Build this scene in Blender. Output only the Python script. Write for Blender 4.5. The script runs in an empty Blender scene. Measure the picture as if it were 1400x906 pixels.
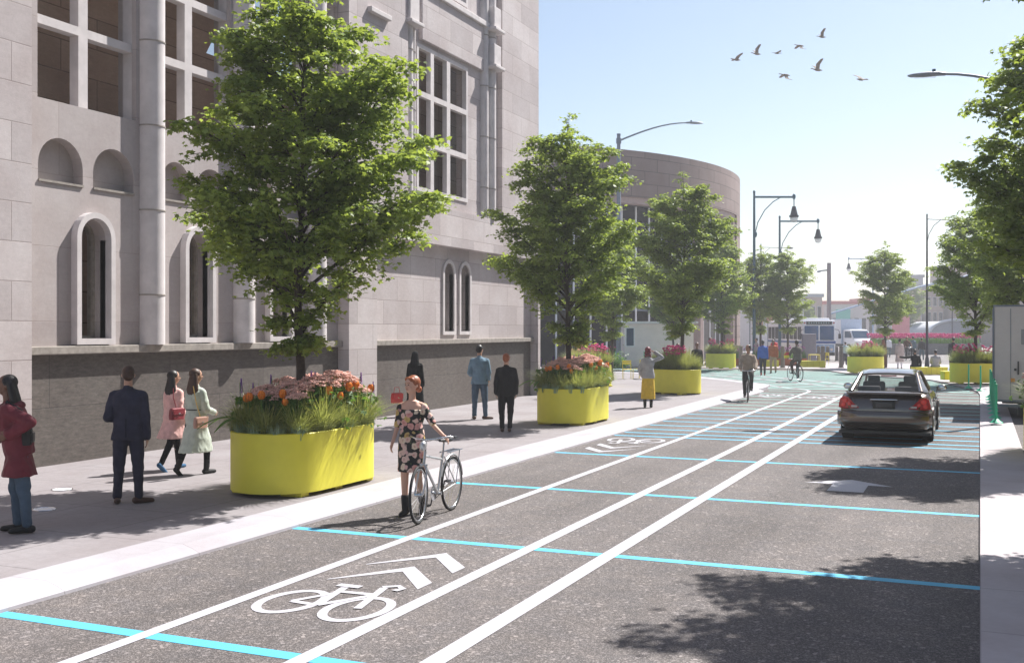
import bpy, bmesh, math, random
import numpy as np
from mathutils import Vector, Matrix, noise
from mathutils.geometry import tessellate_polygon
R = math.radians; PI = math.pi
random.seed(7)
sc = bpy.context.scene
COL = sc.collection

# ------------------------------------------------------------------ materials
MATS = {}
def new_mat(name):
    m = bpy.data.materials.new(name); m.use_nodes = True
    nt = m.node_tree; nt.nodes.clear()
    out = nt.nodes.new('ShaderNodeOutputMaterial')
    b = nt.nodes.new('ShaderNodeBsdfPrincipled')
    nt.links.new(b.outputs[0], out.inputs[0])
    return m, nt, b, out
def N(nt, t, **kw):
    n = nt.nodes.new(t)
    for k, v in kw.items():
        if k.startswith('i_'):
            key = k[2:]
            key = int(key) if key.isdigit() else key.replace('_', ' ')
            n.inputs[key].default_value = v
        else: setattr(n, k, v)
    return n
def rgb(c): return (c[0], c[1], c[2], 1.0)
def coords(nt, scale=(1,1,1), space='Object'):
    tc = N(nt, 'ShaderNodeTexCoord'); mp = N(nt, 'ShaderNodeMapping')
    mp.inputs['Scale'].default_value = scale
    nt.links.new(tc.outputs[space], mp.inputs[0]); return mp.outputs[0]
def mixc(nt, fac, a, b, bt='MIX'):
    m = N(nt, 'ShaderNodeMix', data_type='RGBA', blend_type=bt)
    for idx, v in ((0, fac), (6, a), (7, b)):
        if hasattr(v, 'is_linked') or hasattr(v, 'links'): nt.links.new(v, m.inputs[idx])
        else: m.inputs[idx].default_value = rgb(v) if (idx and len(v) == 3) else v
    return m.outputs[2]
def ramp(nt, src, a, b, ca=(0,0,0), cb=(1,1,1)):
    r = N(nt, 'ShaderNodeValToRGB')
    r.color_ramp.elements[0].position = a; r.color_ramp.elements[1].position = b
    r.color_ramp.elements[0].color = rgb(ca); r.color_ramp.elements[1].color = rgb(cb)
    nt.links.new(src, r.inputs[0]); return r.outputs[0]
def noise_t(nt, vec, scale, detail=4, rough=.6):
    n = N(nt, 'ShaderNodeTexNoise'); n.inputs['Scale'].default_value = scale
    n.inputs['Detail'].default_value = detail; n.inputs['Roughness'].default_value = rough
    if vec is not None: nt.links.new(vec, n.inputs['Vector'])
    return n.outputs['Fac']
def bump(nt, b, h, strength=.3, dist=.01):
    bp = N(nt, 'ShaderNodeBump'); bp.inputs['Strength'].default_value = strength
    bp.inputs['Distance'].default_value = dist
    nt.links.new(h, bp.inputs['Height']); nt.links.new(bp.outputs[0], b.inputs['Normal'])

def mat(name, col, rough=.6, metal=0., var=.12, vscale=6., bmp=0., bscale=60., coat=0., spec=.5):
    """general surface: base colour broken up by procedural noise, a little roughness variation and bump"""
    if name in MATS: return MATS[name]
    m, nt, b, out = new_mat(name)
    v = coords(nt)
    n1 = noise_t(nt, v, vscale, 5)
    lo = tuple(c*(1-var) for c in col); hi = tuple(min(1, c*(1+var)) for c in col)
    c = mixc(nt, ramp(nt, n1, .3, .7), lo, hi)
    nt.links.new(c, b.inputs['Base Color'])
    b.inputs['Roughness'].default_value = rough; b.inputs['Metallic'].default_value = metal
    b.inputs['Coat Weight'].default_value = coat; b.inputs['Coat Roughness'].default_value = .05
    b.inputs['Specular IOR Level'].default_value = spec
    if bmp: bump(nt, b, noise_t(nt, v, bscale, 3), bmp, .004)
    MATS[name] = m; return m

def stone(name, c1, c2, mortar, bw, rh, axis='x', ms=.010, var=.5, bstr=.35, offset=.5, streak=0., rough=.85):
    """coursed ashlar; u runs along the wall (x+y), v is height"""
    m, nt, b, out = new_mat(name)
    tc = N(nt, 'ShaderNodeTexCoord'); sp = N(nt, 'ShaderNodeSeparateXYZ'); nt.links.new(tc.outputs['Object'], sp.inputs[0])
    ad = N(nt, 'ShaderNodeMath', operation='ADD'); nt.links.new(sp.outputs[0], ad.inputs[0]); nt.links.new(sp.outputs[1], ad.inputs[1])
    u = ad.outputs[0]
    if axis == 'polar':
        at = N(nt, 'ShaderNodeMath', operation='ARCTAN2'); nt.links.new(sp.outputs[1], at.inputs[0]); nt.links.new(sp.outputs[0], at.inputs[1])
        mu = N(nt, 'ShaderNodeMath', operation='MULTIPLY'); mu.inputs[1].default_value = 22.6
        nt.links.new(at.outputs[0], mu.inputs[0]); u = mu.outputs[0]
    cb = N(nt, 'ShaderNodeCombineXYZ'); nt.links.new(u, cb.inputs[0]); nt.links.new(sp.outputs[2], cb.inputs[1])
    if axis == 'flat':
        nt.links.new(sp.outputs[0], cb.inputs[0]); nt.links.new(sp.outputs[1], cb.inputs[1])
    br = N(nt, 'ShaderNodeTexBrick'); br.offset = offset
    nt.links.new(cb.outputs[0], br.inputs['Vector'])
    for k, v in (('Scale', 1.), ('Mortar Size', ms), ('Mortar Smooth', .3), ('Bias', 0.), ('Brick Width', bw), ('Row Height', rh)):
        br.inputs[k].default_value = v
    br.inputs['Color1'].default_value = rgb(c1); br.inputs['Color2'].default_value = rgb(c2); br.inputs['Mortar'].default_value = rgb(mortar)
    v3 = coords(nt, (1, 1, 1)); n1 = noise_t(nt, v3, .7, 6, .65); n2 = noise_t(nt, v3, 14, 4, .7)
    c = mixc(nt, ramp(nt, n1, .32, .70), br.outputs[0], (.80, .755, .745), 'MULTIPLY')
    g2 = ramp(nt, n2, .25, .8, (.80,)*3, (1.06,)*3)
    c = mixc(nt, (var,)[0], c, g2, 'MULTIPLY') if False else c
    mm = N(nt, 'ShaderNodeMix', data_type='RGBA', blend_type='MULTIPLY'); mm.inputs[0].default_value = var
    nt.links.new(c, mm.inputs[6]); nt.links.new(g2, mm.inputs[7]); c = mm.outputs[2]
    if streak:
        v4 = coords(nt, (2.2, 2.2, 9)); n3 = noise_t(nt, v4, 2.2, 9, .85)
        s3 = ramp(nt, n3, .3, .7, (1-streak,)*3, (1+streak,)*3)
        m3 = N(nt, 'ShaderNodeMix', data_type='RGBA', blend_type='MULTIPLY'); m3.inputs[0].default_value = 1
        nt.links.new(c, m3.inputs[6]); nt.links.new(s3, m3.inputs[7]); c = m3.outputs[2]
    nt.links.new(c, b.inputs['Base Color']); b.inputs['Roughness'].default_value = rough
    hs = N(nt, 'ShaderNodeMath', operation='MULTIPLY_ADD'); hs.inputs[1].default_value = .25
    nt.links.new(n2, hs.inputs[0])
    inv = N(nt, 'ShaderNodeMath', operation='SUBTRACT'); inv.inputs[0].default_value = 1; nt.links.new(br.outputs['Fac'], inv.inputs[1])
    nt.links.new(inv.outputs[0], hs.inputs[2]); bump(nt, b, hs.outputs[0], bstr, .02)
    MATS[name] = m; return m

def asphalt(name, base, agg=.5):
    m, nt, b, out = new_mat(name)
    v = coords(nt)
    vo = N(nt, 'ShaderNodeTexVoronoi'); vo.inputs['Scale'].default_value = 105; nt.links.new(v, vo.inputs['Vector'])
    sep = N(nt, 'ShaderNodeSeparateColor'); nt.links.new(vo.outputs['Color'], sep.inputs[0])
    st = ramp(nt, sep.outputs[0], .55, .95, tuple(c*.72 for c in base), tuple(min(1, c*(1+agg*1.9)) for c in base))
    vo2 = N(nt, 'ShaderNodeTexVoronoi'); vo2.inputs['Scale'].default_value = 38; nt.links.new(v, vo2.inputs['Vector'])
    sep2 = N(nt, 'ShaderNodeSeparateColor'); nt.links.new(vo2.outputs['Color'], sep2.inputs[0])
    r2 = ramp(nt, sep2.outputs[1], .93, .99)
    c = mixc(nt, r2, st, tuple(min(1, x*2.3) for x in base))
    big = ramp(nt, noise_t(nt, v, .35, 6, .6), .3, .7, (.80,)*3, (1.12,)*3)
    mid = ramp(nt, noise_t(nt, v, 3.0, 5, .7), .3, .7, (.86, .87, .9), (1.12, 1.08, 1.04))
    wp = ramp(nt, noise_t(nt, coords(nt, (1.1, .05, 1)), 1.0, 3, .5), .35, .65, (.80,)*3, (1.08,)*3)
    for t in (big, mid, wp):
        mm = N(nt, 'ShaderNodeMix', data_type='RGBA', blend_type='MULTIPLY'); mm.inputs[0].default_value = 1
        nt.links.new(c, mm.inputs[6]); nt.links.new(t, mm.inputs[7]); c = mm.outputs[2]
    nt.links.new(c, b.inputs['Base Color']); b.inputs['Roughness'].default_value = .9
    bump(nt, b, vo.outputs['Distance'], .5, .006)
    MATS[name] = m; return m

def paint(name, col, wear=.25, scuff=False):
    m, nt, b, out = new_mat(name)
    v = coords(nt)
    n = noise_t(nt, v, 40, 5, .75); n2 = noise_t(nt, v, 2.5, 4, .6)
    c = mixc(nt, ramp(nt, n, .25, .6), tuple(x*(1-wear) for x in col), col)
    if scuff: c = mixc(nt, ramp(nt, noise_t(nt, v, 150, 3, .8), .30, .36), (.15,.14,.135), c)
    t = ramp(nt, n2, .3, .7, (.92,)*3, (1.03,)*3)
    mm = N(nt, 'ShaderNodeMix', data_type='RGBA', blend_type='MULTIPLY'); mm.inputs[0].default_value = 1
    nt.links.new(c, mm.inputs[6]); nt.links.new(t, mm.inputs[7])
    nt.links.new(mm.outputs[2], b.inputs['Base Color']); b.inputs['Roughness'].default_value = .7
    bump(nt, b, noise_t(nt, v, 120, 2), .25, .004)
    MATS[name] = m; return m

def leaf_mat(name, dark, light, trans=.45, vs=1.2):
    m, nt, b, out = new_mat(name)
    v = coords(nt)
    g = N(nt, 'ShaderNodeNewGeometry')
    n1 = noise_t(nt, v, vs, 4, .7)
    a = N(nt, 'ShaderNodeMath', operation='MULTIPLY_ADD'); a.inputs[1].default_value = .55
    nt.links.new(g.outputs['Random Per Island'], a.inputs[0])
    s = N(nt, 'ShaderNodeMath', operation='MULTIPLY'); s.inputs[1].default_value = .5; nt.links.new(n1, s.inputs[0]); nt.links.new(s.outputs[0], a.inputs[2])
    c = mixc(nt, ramp(nt, a.outputs[0], .15, .8), dark, light)
    nt.links.new(c, b.inputs['Base Color']); b.inputs['Roughness'].default_value = .5; b.inputs['Specular IOR Level'].default_value = .35
    t = N(nt, 'ShaderNodeBsdfTranslucent')
    tc = mixc(nt, .5, c, (light[0]*2.0, light[1]*1.8, light[2]*.6)); nt.links.new(tc, t.inputs[0])
    ms = N(nt, 'ShaderNodeMixShader'); ms.inputs[0].default_value = trans
    nt.links.new(b.outputs[0], ms.inputs[1]); nt.links.new(t.outputs[0], ms.inputs[2]); nt.links.new(ms.outputs[0], out.inputs[0])
    MATS[name] = m; return m

def glass_mat(name, tint, transp=.5, rough=.05, spec=.5):
    m, nt, b, out = new_mat(name)
    n = noise_t(nt, coords(nt), 1.2, 2)
    nt.links.new(mixc(nt, n, tuple(c*.8 for c in tint), tint), b.inputs['Base Color'])
    b.inputs['Roughness'].default_value = rough; b.inputs['Specular IOR Level'].default_value = spec
    t = N(nt, 'ShaderNodeBsdfTransparent'); t.inputs[0].default_value = (.96, .95, .94, 1)
    ms = N(nt, 'ShaderNodeMixShader'); ms.inputs[0].default_value = transp
    nt.links.new(b.outputs[0], ms.inputs[1]); nt.links.new(t.outputs[0], ms.inputs[2]); nt.links.new(ms.outputs[0], out.inputs[0])
    MATS[name] = m; return m

def floral(name):
    m, nt, b, out = new_mat(name)
    v = coords(nt)
    dn = N(nt, 'ShaderNodeTexNoise'); dn.inputs['Scale'].default_value = 14; nt.links.new(v, dn.inputs['Vector'])
    md = N(nt, 'ShaderNodeVectorMath', operation='MULTIPLY_ADD'); md.inputs[1].default_value = (.05,)*3
    nt.links.new(dn.outputs['Color'], md.inputs[0]); nt.links.new(v, md.inputs[2])
    vo = N(nt, 'ShaderNodeTexVoronoi'); vo.inputs['Scale'].default_value = 12.5; nt.links.new(md.outputs[0], vo.inputs['Vector'])
    sep = N(nt, 'ShaderNodeSeparateColor'); nt.links.new(vo.outputs['Color'], sep.inputs[0])
    flower = ramp(nt, vo.outputs['Distance'], .50, .58, (1,1,1), (0,0,0))
    fc = N(nt, 'ShaderNodeValToRGB'); cr = fc.color_ramp; cr.interpolation = 'CONSTANT'
    cols = [(.012,.010,.012), (.72,.50,.42), (.62,.30,.26), (.75,.60,.45), (.70,.48,.40), (.52,.36,.12), (.7,.42,.38)]
    cr.elements[0].color = rgb(cols[0]); cr.elements[1].position = .15; cr.elements[1].color = rgb(cols[1])
    for i, cc in enumerate(cols[2:]):
        e = cr.elements.new(.15+.14*(i+1)); e.color = rgb(cc)
    nt.links.new(sep.outputs[0], fc.inputs[0])
    core = ramp(nt, vo.outputs['Distance'], .08, .3, (.75,.5,.5), (1,1,1))
    f2 = mixc(nt, 1.0, fc.outputs[0], core, 'MULTIPLY')
    vo2 = N(nt, 'ShaderNodeTexVoronoi'); vo2.inputs['Scale'].default_value = 24; nt.links.new(v, vo2.inputs['Vector'])
    leafm = ramp(nt, vo2.outputs['Distance'], .26, .34, (1,1,1), (0,0,0))
    bg = mixc(nt, leafm, (.012,.010,.012), (.05,.07,.025))
    nt.links.new(mixc(nt, flower, bg, f2), b.inputs['Base Color']); b.inputs['Roughness'].default_value = .7
    MATS[name] = m; return m

# ------------------------------------------------------------------ mesh building
class MB:
    def __init__(s): s.v = []; s.f = []; s.mi = []; s.cm = 0
    def add(s, vs, fs):
        o = len(s.v); s.v += [tuple(p) for p in vs]; s.f += [tuple(i+o for i in f) for f in fs]; s.mi += [s.cm]*len(fs)
    def box(s, x0, y0, z0, x1, y1, z1):
        s.add([(x0,y0,z0),(x1,y0,z0),(x1,y1,z0),(x0,y1,z0),(x0,y0,z1),(x1,y0,z1),(x1,y1,z1),(x0,y1,z1)],
              [(0,3,2,1),(4,5,6,7),(0,1,5,4),(1,2,6,5),(2,3,7,6),(3,0,4,7)])
    def bbox(s, x0, y0, z0, x1, y1, z1, b=.02):
        """box with chamfered edges"""
        bm = bmesh.new(); bmesh.ops.create_cube(bm, size=1)
        for v in bm.verts: v.co = Vector(((x0+x1)/2+v.co.x*(x1-x0), (y0+y1)/2+v.co.y*(y1-y0), (z0+z1)/2+v.co.z*(z1-z0)))
        bmesh.ops.bevel(bm, geom=bm.edges[:], offset=b, segments=2, affect='EDGES', profile=.5)
        bm.verts.index_update(); s.add([v.co[:] for v in bm.verts], [[v.index for v in f.verts] for f in bm.faces]); bm.free()
    def ring_basis(s, d, ref=None):
        d = Vector(d).normalized()
        r = Vector(ref) if ref else (Vector((0,0,1)) if abs(d.z) < .9 else Vector((0,1,0)))
        a = d.cross(r).normalized(); b = d.cross(a).normalized(); return a, b
    def cyl(s, p0, p1, r0, r1=None, n=12, caps=True):
        r1 = r0 if r1 is None else r1; p0 = Vector(p0); p1 = Vector(p1)
        a, b = s.ring_basis(p1-p0); vs = []
        for p, r in ((p0, r0), (p1, r1)):
            for i in range(n):
                t = 2*PI*i/n; vs.append(p+a*math.cos(t)*r+b*math.sin(t)*r)
        fs = [(i, (i+1)%n, n+(i+1)%n, n+i) for i in range(n)]
        if caps: fs += [tuple(range(n))[::-1], tuple(range(n, 2*n))]
        s.add(vs, fs)
    def cap(s, p0, p1, r0, r1=None, n=10):
        """tapered capsule"""
        r1 = r0 if r1 is None else r1; p0 = Vector(p0); p1 = Vector(p1)
        d = (p1-p0); 
        if d.length < 1e-5: d = Vector((0,0,1e-4))
        dn = d.normalized(); a, b = s.ring_basis(d); rings = []
        for k in (-90, -60, -30, 0): rings.append((p0+dn*r0*math.sin(R(k)), r0*math.cos(R(k))))
        for k in (0, 30, 60, 90): rings.append((p1+dn*r1*math.sin(R(k)), r1*math.cos(R(k))))
        s._tube(rings, a, b, n)
    def _tube(s, rings, a, b, n):
        vs = []; fs = []
        for c, r in rings:
            for i in range(n):
                t = 2*PI*i/n; vs.append(c+a*math.cos(t)*max(r, 1e-4)+b*math.sin(t)*max(r, 1e-4))
        for k in range(len(rings)-1):
            for i in range(n): fs.append((k*n+i, k*n+(i+1)%n, (k+1)*n+(i+1)%n, (k+1)*n+i))
        m = len(rings)-1; fs += [tuple(range(n))[::-1], tuple(m*n+i for i in range(n))]
        s.add(vs, fs)
    def path(s, pts, r, n=8, closed=False):
        """tube along a polyline; r number or list"""
        pts = [Vector(p) for p in pts]; rr = r if isinstance(r, (list, tuple)) else [r]*len(pts)
        vs = []; fs = []; m = len(pts); pa = None
        for k, p in enumerate(pts):
            if closed: d = pts[(k+1)%m]-pts[k-1]
            else: d = pts[min(k+1, m-1)]-pts[max(k-1, 0)]
            d.normalize()
            if pa is None: a, b = s.ring_basis(d)
            else:
                a = (pa-d*pa.dot(d)).normalized(); b = d.cross(a).normalized()
            pa = a
            for i in range(n):
                t = 2*PI*i/n; vs.append(p+a*math.cos(t)*rr[k]+b*math.sin(t)*rr[k])
        for k in range(m if closed else m-1):
            k2 = (k+1)%m
            for i in range(n): fs.append((k*n+i, k*n+(i+1)%n, k2*n+(i+1)%n, k2*n+i))
        if not closed: fs += [tuple(range(n))[::-1], tuple((m-1)*n+i for i in range(n))]
        s.add(vs, fs)
    def ell(s, c, r, n=12, m=8, rot=None):
        c = Vector(c); vs = []; fs = []
        for j in range(m+1):
            ph = PI*j/m
            for i in range(n):
                t = 2*PI*i/n; p = Vector((max(math.sin(ph),1e-3)*math.cos(t)*r[0], max(math.sin(ph),1e-3)*math.sin(t)*r[1], math.cos(ph)*r[2]))
                if rot: p = rot@p
                vs.append(c+p)
        for j in range(m):
            for i in range(n): fs.append((j*n+i, (j+1)*n+i, (j+1)*n+(i+1)%n, j*n+(i+1)%n))
        fs += [tuple(range(n)), tuple(m*n+i for i in range(n))[::-1]]
        s.add(vs, fs)
    def loft(s, secs, n=16, power=2.0):
        """secs: list of (centre, rx, ry, [right, fwd])"""
        vs = []; fs = []
        for sec in secs:
            c = Vector(sec[0]); rx, ry = sec[1], sec[2]
            a = Vector(sec[3]) if len(sec) > 3 else Vector((1,0,0)); b = Vector(sec[4]) if len(sec) > 4 else Vector((0,1,0))
            for i in range(n):
                t = 2*PI*i/n; ct, st = math.cos(t), math.sin(t)
                x = math.copysign(abs(ct)**(2/power), ct); y = math.copysign(abs(st)**(2/power), st)
                vs.append(c+a*x*rx+b*y*ry)
        for k in range(len(secs)-1):
            for i in range(n): fs.append((k*n+i, k*n+(i+1)%n, (k+1)*n+(i+1)%n, (k+1)*n+i))
        m = len(secs)-1; fs += [tuple(range(n))[::-1], tuple(m*n+i for i in range(n))]
        s.add(vs, fs)
    def rings(s, rings, closed_ends=True):
        """join explicit vertex rings of equal count"""
        n = len(rings[0]); vs = [p for r in rings for p in r]; fs = []
        for k in range(len(rings)-1):
            for i in range(n): fs.append((k*n+i, k*n+(i+1)%n, (k+1)*n+(i+1)%n, (k+1)*n+i))
        if closed_ends: m = len(rings)-1; fs += [tuple(range(n))[::-1], tuple(m*n+i for i in range(n))]
        s.add(vs, fs)
    def plate(s, outer, holes, fn, t0, t1):
        """2D polygon with holes, extruded; fn(u,v,t) -> xyz"""
        loops = [outer]+holes
        flat = [p for l in loops for p in l]
        tris = tessellate_polygon([[Vector((p[0], p[1], 0)) for p in l] for l in loops])
        n = len(flat)
        vs = [fn(p[0], p[1], t0) for p in flat]+[fn(p[0], p[1], t1) for p in flat]
        fs = [tuple(t) for t in tris]+[tuple(i+n for i in t)[::-1] for t in tris]
        o = 0
        for l in loops:
            m = len(l)
            for i in range(m): a = o+i; b = o+(i+1)%m; fs.append((a, b, b+n, a+n))
            o += m
        s.add(vs, fs)
    def build(s, name, mats, parent=None, smooth=None, loc=None, recalc=True):
        me = bpy.data.meshes.new(name); me.from_pydata([tuple(v) for v in s.v], [], s.f)
        if not isinstance(mats, (list, tuple)): mats = [mats]
        for m in mats: me.materials.append(m)
        if len(mats) > 1: me.polygons.foreach_set('material_index', s.mi)
        if recalc:
            bm = bmesh.new(); bm.from_mesh(me); bmesh.ops.recalc_face_normals(bm, faces=bm.faces[:]); bm.to_mesh(me); bm.free()
        if smooth is not None:
            me.polygons.foreach_set('use_smooth', [True]*len(me.polygons))
            me.set_sharp_from_angle(angle=R(smooth))
        me.update(); o = bpy.data.objects.new(name, me); COL.objects.link(o)
        if parent: o.parent = parent
        if loc: o.location = loc
        return o
def tag(o, label=None, cat=None, group=None, kind=None):
    if label: o['label'] = label
    if cat: o['category'] = cat
    if group: o['group'] = group
    if kind: o['kind'] = kind
    return o
def empty(name, loc=(0,0,0), rz=0, label=None, cat=None, group=None, scale=1):
    o = bpy.data.objects.new(name, None); COL.objects.link(o); o.location = loc; o.rotation_euler = (0,0,rz)
    o.empty_display_size = .2; o.scale = (scale,)*3
    return tag(o, label, cat, group)
def copy_tree(o, parent=None):
    c = o.copy(); COL.objects.link(c); c.parent = parent
    for ch in [x for x in COL.objects if x.parent == o]: copy_tree(ch, c)
    return c
def dup(o, loc, rz=0, label=None, scale=1, group=None):
    c = copy_tree(o); c.location = loc; c.rotation_euler = (0,0,rz); c.scale = (scale,)*3
    if label: c['label'] = label
    if group: c['group'] = group
    return c
def remeshed(mb, name, mats, parent, vox, sm=3, loc=None):
    """fuse overlapping solids into one continuous skin"""
    o = mb.build(name, mats, None)
    r = o.modifiers.new('r', 'REMESH'); r.mode = 'VOXEL'; r.voxel_size = vox; r.use_smooth_shade = True
    if sm: q = o.modifiers.new('s', 'SMOOTH'); q.iterations = sm; q.factor = .5
    dg = bpy.context.evaluated_depsgraph_get(); me = bpy.data.meshes.new_from_object(o.evaluated_get(dg))
    old = o.data; o.modifiers.clear(); o.data = me; bpy.data.meshes.remove(old); me.name = name
    if parent: o.parent = parent
    return o

# ------------------------------------------------------------------ palette
M_ASPH = asphalt('asphalt', (.128,.115,.112))
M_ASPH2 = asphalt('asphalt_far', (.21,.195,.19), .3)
M_WALK = stone('sidewalk_concrete', (.295,.275,.285), (.275,.255,.265), (.17,.155,.16), 1.5, 1.5, 'flat', .010, .8, .3, 0., .07)
M_PLAZA = stone('plaza_concrete', (.52,.48,.50), (.50,.465,.48), (.36,.33,.34), 1.5, 1.5, 'flat', .01, .4, .2, 0.)
M_BAND = stone('white_kerb_concrete', (.455,.445,.48), (.43,.42,.455), (.30,.29,.31), 30, 1.8, 'flat', .006, .35, .15, 0.)
M_WHITE = paint('white_road_paint', (.48,.47,.51), .16, True)
M_CYAN = paint('cyan_road_paint', (.09,.46,.68), .12, True)
M_TEAL = paint('teal_road_paint', (.24,.60,.54), .14, True)
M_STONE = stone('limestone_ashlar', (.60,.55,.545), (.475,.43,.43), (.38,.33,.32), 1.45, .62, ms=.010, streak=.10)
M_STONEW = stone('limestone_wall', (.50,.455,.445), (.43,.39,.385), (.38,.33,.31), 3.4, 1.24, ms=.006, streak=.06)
M_TRIM = mat('limestone_trim', (.58,.54,.535), .8, var=.12, vscale=3, bmp=.2)
M_GRAN = stone('dark_granite_base', (.15,.132,.118), (.125,.11,.099), (.08,.07,.066), 2.9, 1.05, ms=.008, var=1.0, streak=.60, rough=.7)
M_LEDGE = mat('weathered_ledge', (.30,.27,.24), .85, var=.25, vscale=9, bmp=.3)
M_INNER = stone('brown_inner_stone', (.86,.62,.46), (.62,.43,.31), (.34,.23,.17), 1.9, .62, ms=.012, streak=.15)
M_MUS = stone('museum_stone', (.29,.22,.20), (.245,.185,.165), (.14,.105,.10), 2.3, .86, 'polar', ms=.03)
M_MUS2 = mat('museum_trim_stone', (.40,.30,.28), .8, var=.1)
M_DGLASS = glass_mat('dark_window_glass', (.018,.014,.015), .1, .35, .06)
M_BGLASS = glass_mat('blue_window_glass', (.05,.10,.17), .1)
M_PANE = glass_mat('clear_pane', (.10,.09,.08), .93)
M_YEL = mat('yellow_planter_paint', (.76,.70,.06), .5, var=.05, vscale=3, bmp=.06, bscale=300)
M_YELD = mat('yellow_furniture_paint', (.74,.62,.05), .5, var=.06)
M_SOIL = mat('dark_soil', (.035,.028,.02), .95, var=.4, vscale=30, bmp=.8)
M_BARK = mat('tree_bark', (.060,.045,.036), .9, var=.35, vscale=18, bmp=.8, bscale=40)
M_LEAF = leaf_mat('maple_leaf', (.050,.105,.024), (.285,.375,.105), .47)
M_GRASS = leaf_mat('ornamental_grass_blade', (.10,.15,.035), (.36,.40,.17), .35, 3)
M_GRASS2 = leaf_mat('deep_green_blade', (.035,.10,.02), (.12,.25,.05), .35, 3)
M_GRASSB = leaf_mat('bluish_blade', (.16,.26,.18), (.34,.46,.36), .3, 3)
M_SEDUM = mat('pink_sedum_floret', (.76,.47,.40), .8, var=.3, vscale=40)
M_TULIP = mat('orange_tulip_petal', (.85,.22,.015), .5, var=.3, vscale=30)
M_STEM = mat('flower_stem', (.09,.20,.04), .6)
M_MAG = mat('magenta_petal', (.62,.04,.22), .6, var=.3, vscale=20)
M_PURP = mat('purple_floret', (.20,.07,.36), .7, var=.3, vscale=20)
M_SKIN = mat('skin_light', (.52,.30,.21), .5, var=.05)
M_SKIN2 = mat('skin_tan', (.36,.19,.12), .5, var=.05)
M_SKIN3 = mat('skin_brown', (.16,.08,.05), .5, var=.05)
M_HAIRB = mat('black_hair', (.012,.010,.010), .45, var=.3, vscale=50, bmp=.5, bscale=120)
M_HAIRBR = mat('brown_hair', (.06,.028,.016), .5, var=.3, vscale=50, bmp=.5, bscale=120)
M_HAIRR = mat('auburn_hair', (.30,.085,.030), .45, var=.3, vscale=50, bmp=.5, bscale=120)
def cloth(n, c, r=.85): return mat('cloth_'+n, c, r, var=.16, vscale=9, bmp=.45, bscale=30, spec=.15)
M_STEEL = mat('galvanised_steel', (.20,.23,.28), .5, .35, var=.12)
M_LAMPB = mat('teal_grey_lamp_paint', (.055,.12,.16), .5, .2, var=.12)
M_LAMPD = mat('dark_lamp_paint', (.04,.04,.05), .5, .2, var=.12)
M_BLK = mat('black_rubber', (.015,.015,.016), .75, var=.2)
M_BPL = mat('black_plastic', (.02,.02,.022), .4, var=.1)
M_CHROME = mat('polished_metal', (.62,.63,.65), .22, 1., var=.06)
M_SILV = mat('silver_paint', (.62,.63,.64), .3, .6, var=.06)
M_GREENP = mat('green_delineator_plastic', (.02,.42,.22), .5, var=.08)
M_BOL = mat('bollard_stone_grey', (.17,.145,.135), .8, var=.15, bmp=.3)
M_WHITEP = mat('white_vehicle_paint', (.78,.79,.82), .3, var=.03, coat=.3)
M_PALE = mat('pale_panel_paint', (.80,.74,.73), .6, var=.06, vscale=2)
M_GREYP = mat('grey_box_paint', (.68,.65,.62), .6, var=.06, vscale=2)
M_TERRA = mat('terracotta_planter', (.34,.09,.03), .8, var=.2)
M_CONC = mat('planter_bed_concrete', (.20,.19,.185), .85, var=.25, vscale=5, bmp=.4)
# ================================================================== GROUND
def sheet(name, poly, z, m, label=None, parent=None, kind=None):
    b = MB(); tr = tessellate_polygon([[Vector((p[0], p[1], 0)) for p in poly]])
    b.add([(p[0], p[1], z) for p in poly], [tuple(t) for t in tr])
    o = b.build(name, m, parent, recalc=False)
    if o.data.polygons[0].normal.z < 0: o.data.flip_normals()
    if kind: o['kind'] = kind
    return o
def slab(name, poly, z0, z1, m, parent=None, kind=None):
    b = MB(); b.plate(poly, [], lambda u, v, t: (u, v, t), z0, z1)
    o = b.build(name, m, parent)
    if kind: o['kind'] = kind
    return o
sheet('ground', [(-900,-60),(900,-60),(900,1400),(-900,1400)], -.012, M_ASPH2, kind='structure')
road = sheet('road', [(-9,-12),(6,-12),(6,74),(-60,74),(-60,40),(-9,40)], 0, M_ASPH, kind='structure')
# the white line of kerb stones between pavement and road, with its step
curveL = [(-7.78,41.6),(-7.85,43.2),(-8.25,44.9),(-9.4,47.0),(-11.9,50.2),(-16,53.9),(-24,59.5)]
inner = [(-8.1,41.0),(-8.2,42.6),(-8.6,44.3),(-9.8,46.4),(-12.3,49.6),(-16.4,53.2),(-24.4,58.8)]
slab('sidewalk', [(-14.1,-12),(-8.1,-12)]+inner+[(-40,58.8),(-40,36),(-14.1,36)], -.01, .1, M_WALK, kind='structure')
b = MB(); b.rings([[(-8.1,y,-.01),(-8.1,y,.103),(-7.66,y,.104),(-7.63,y,.092),(-7.54,y,.066),(-7.45,y,.028),(-7.445,y,-.01)] for y in (-12,41)])
tip = [(-8.1,41),(-7.6,41),(-7.62,42.6),(-7.82,44.3),(-8.25,44.9),(-8.6,44.3),(-8.2,42.6)]
b.plate(tip, [], lambda u,v,t:(u,v,t), -.01, .108)
for i in range(2, len(inner)-1):
    p = [inner[i], inner[i+1], curveL[i+1], curveL[i]]
    if i == 2: p = [inner[2], inner[3], curveL[3], curveL[2]]
    b.plate([inner[i], inner[i+1], curveL[i+1], curveL[i]], [], lambda u,v,t:(u,v,t), -.01, .106)
kerb = b.build('kerb', M_BAND); kerb['kind'] = 'structure'
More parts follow.
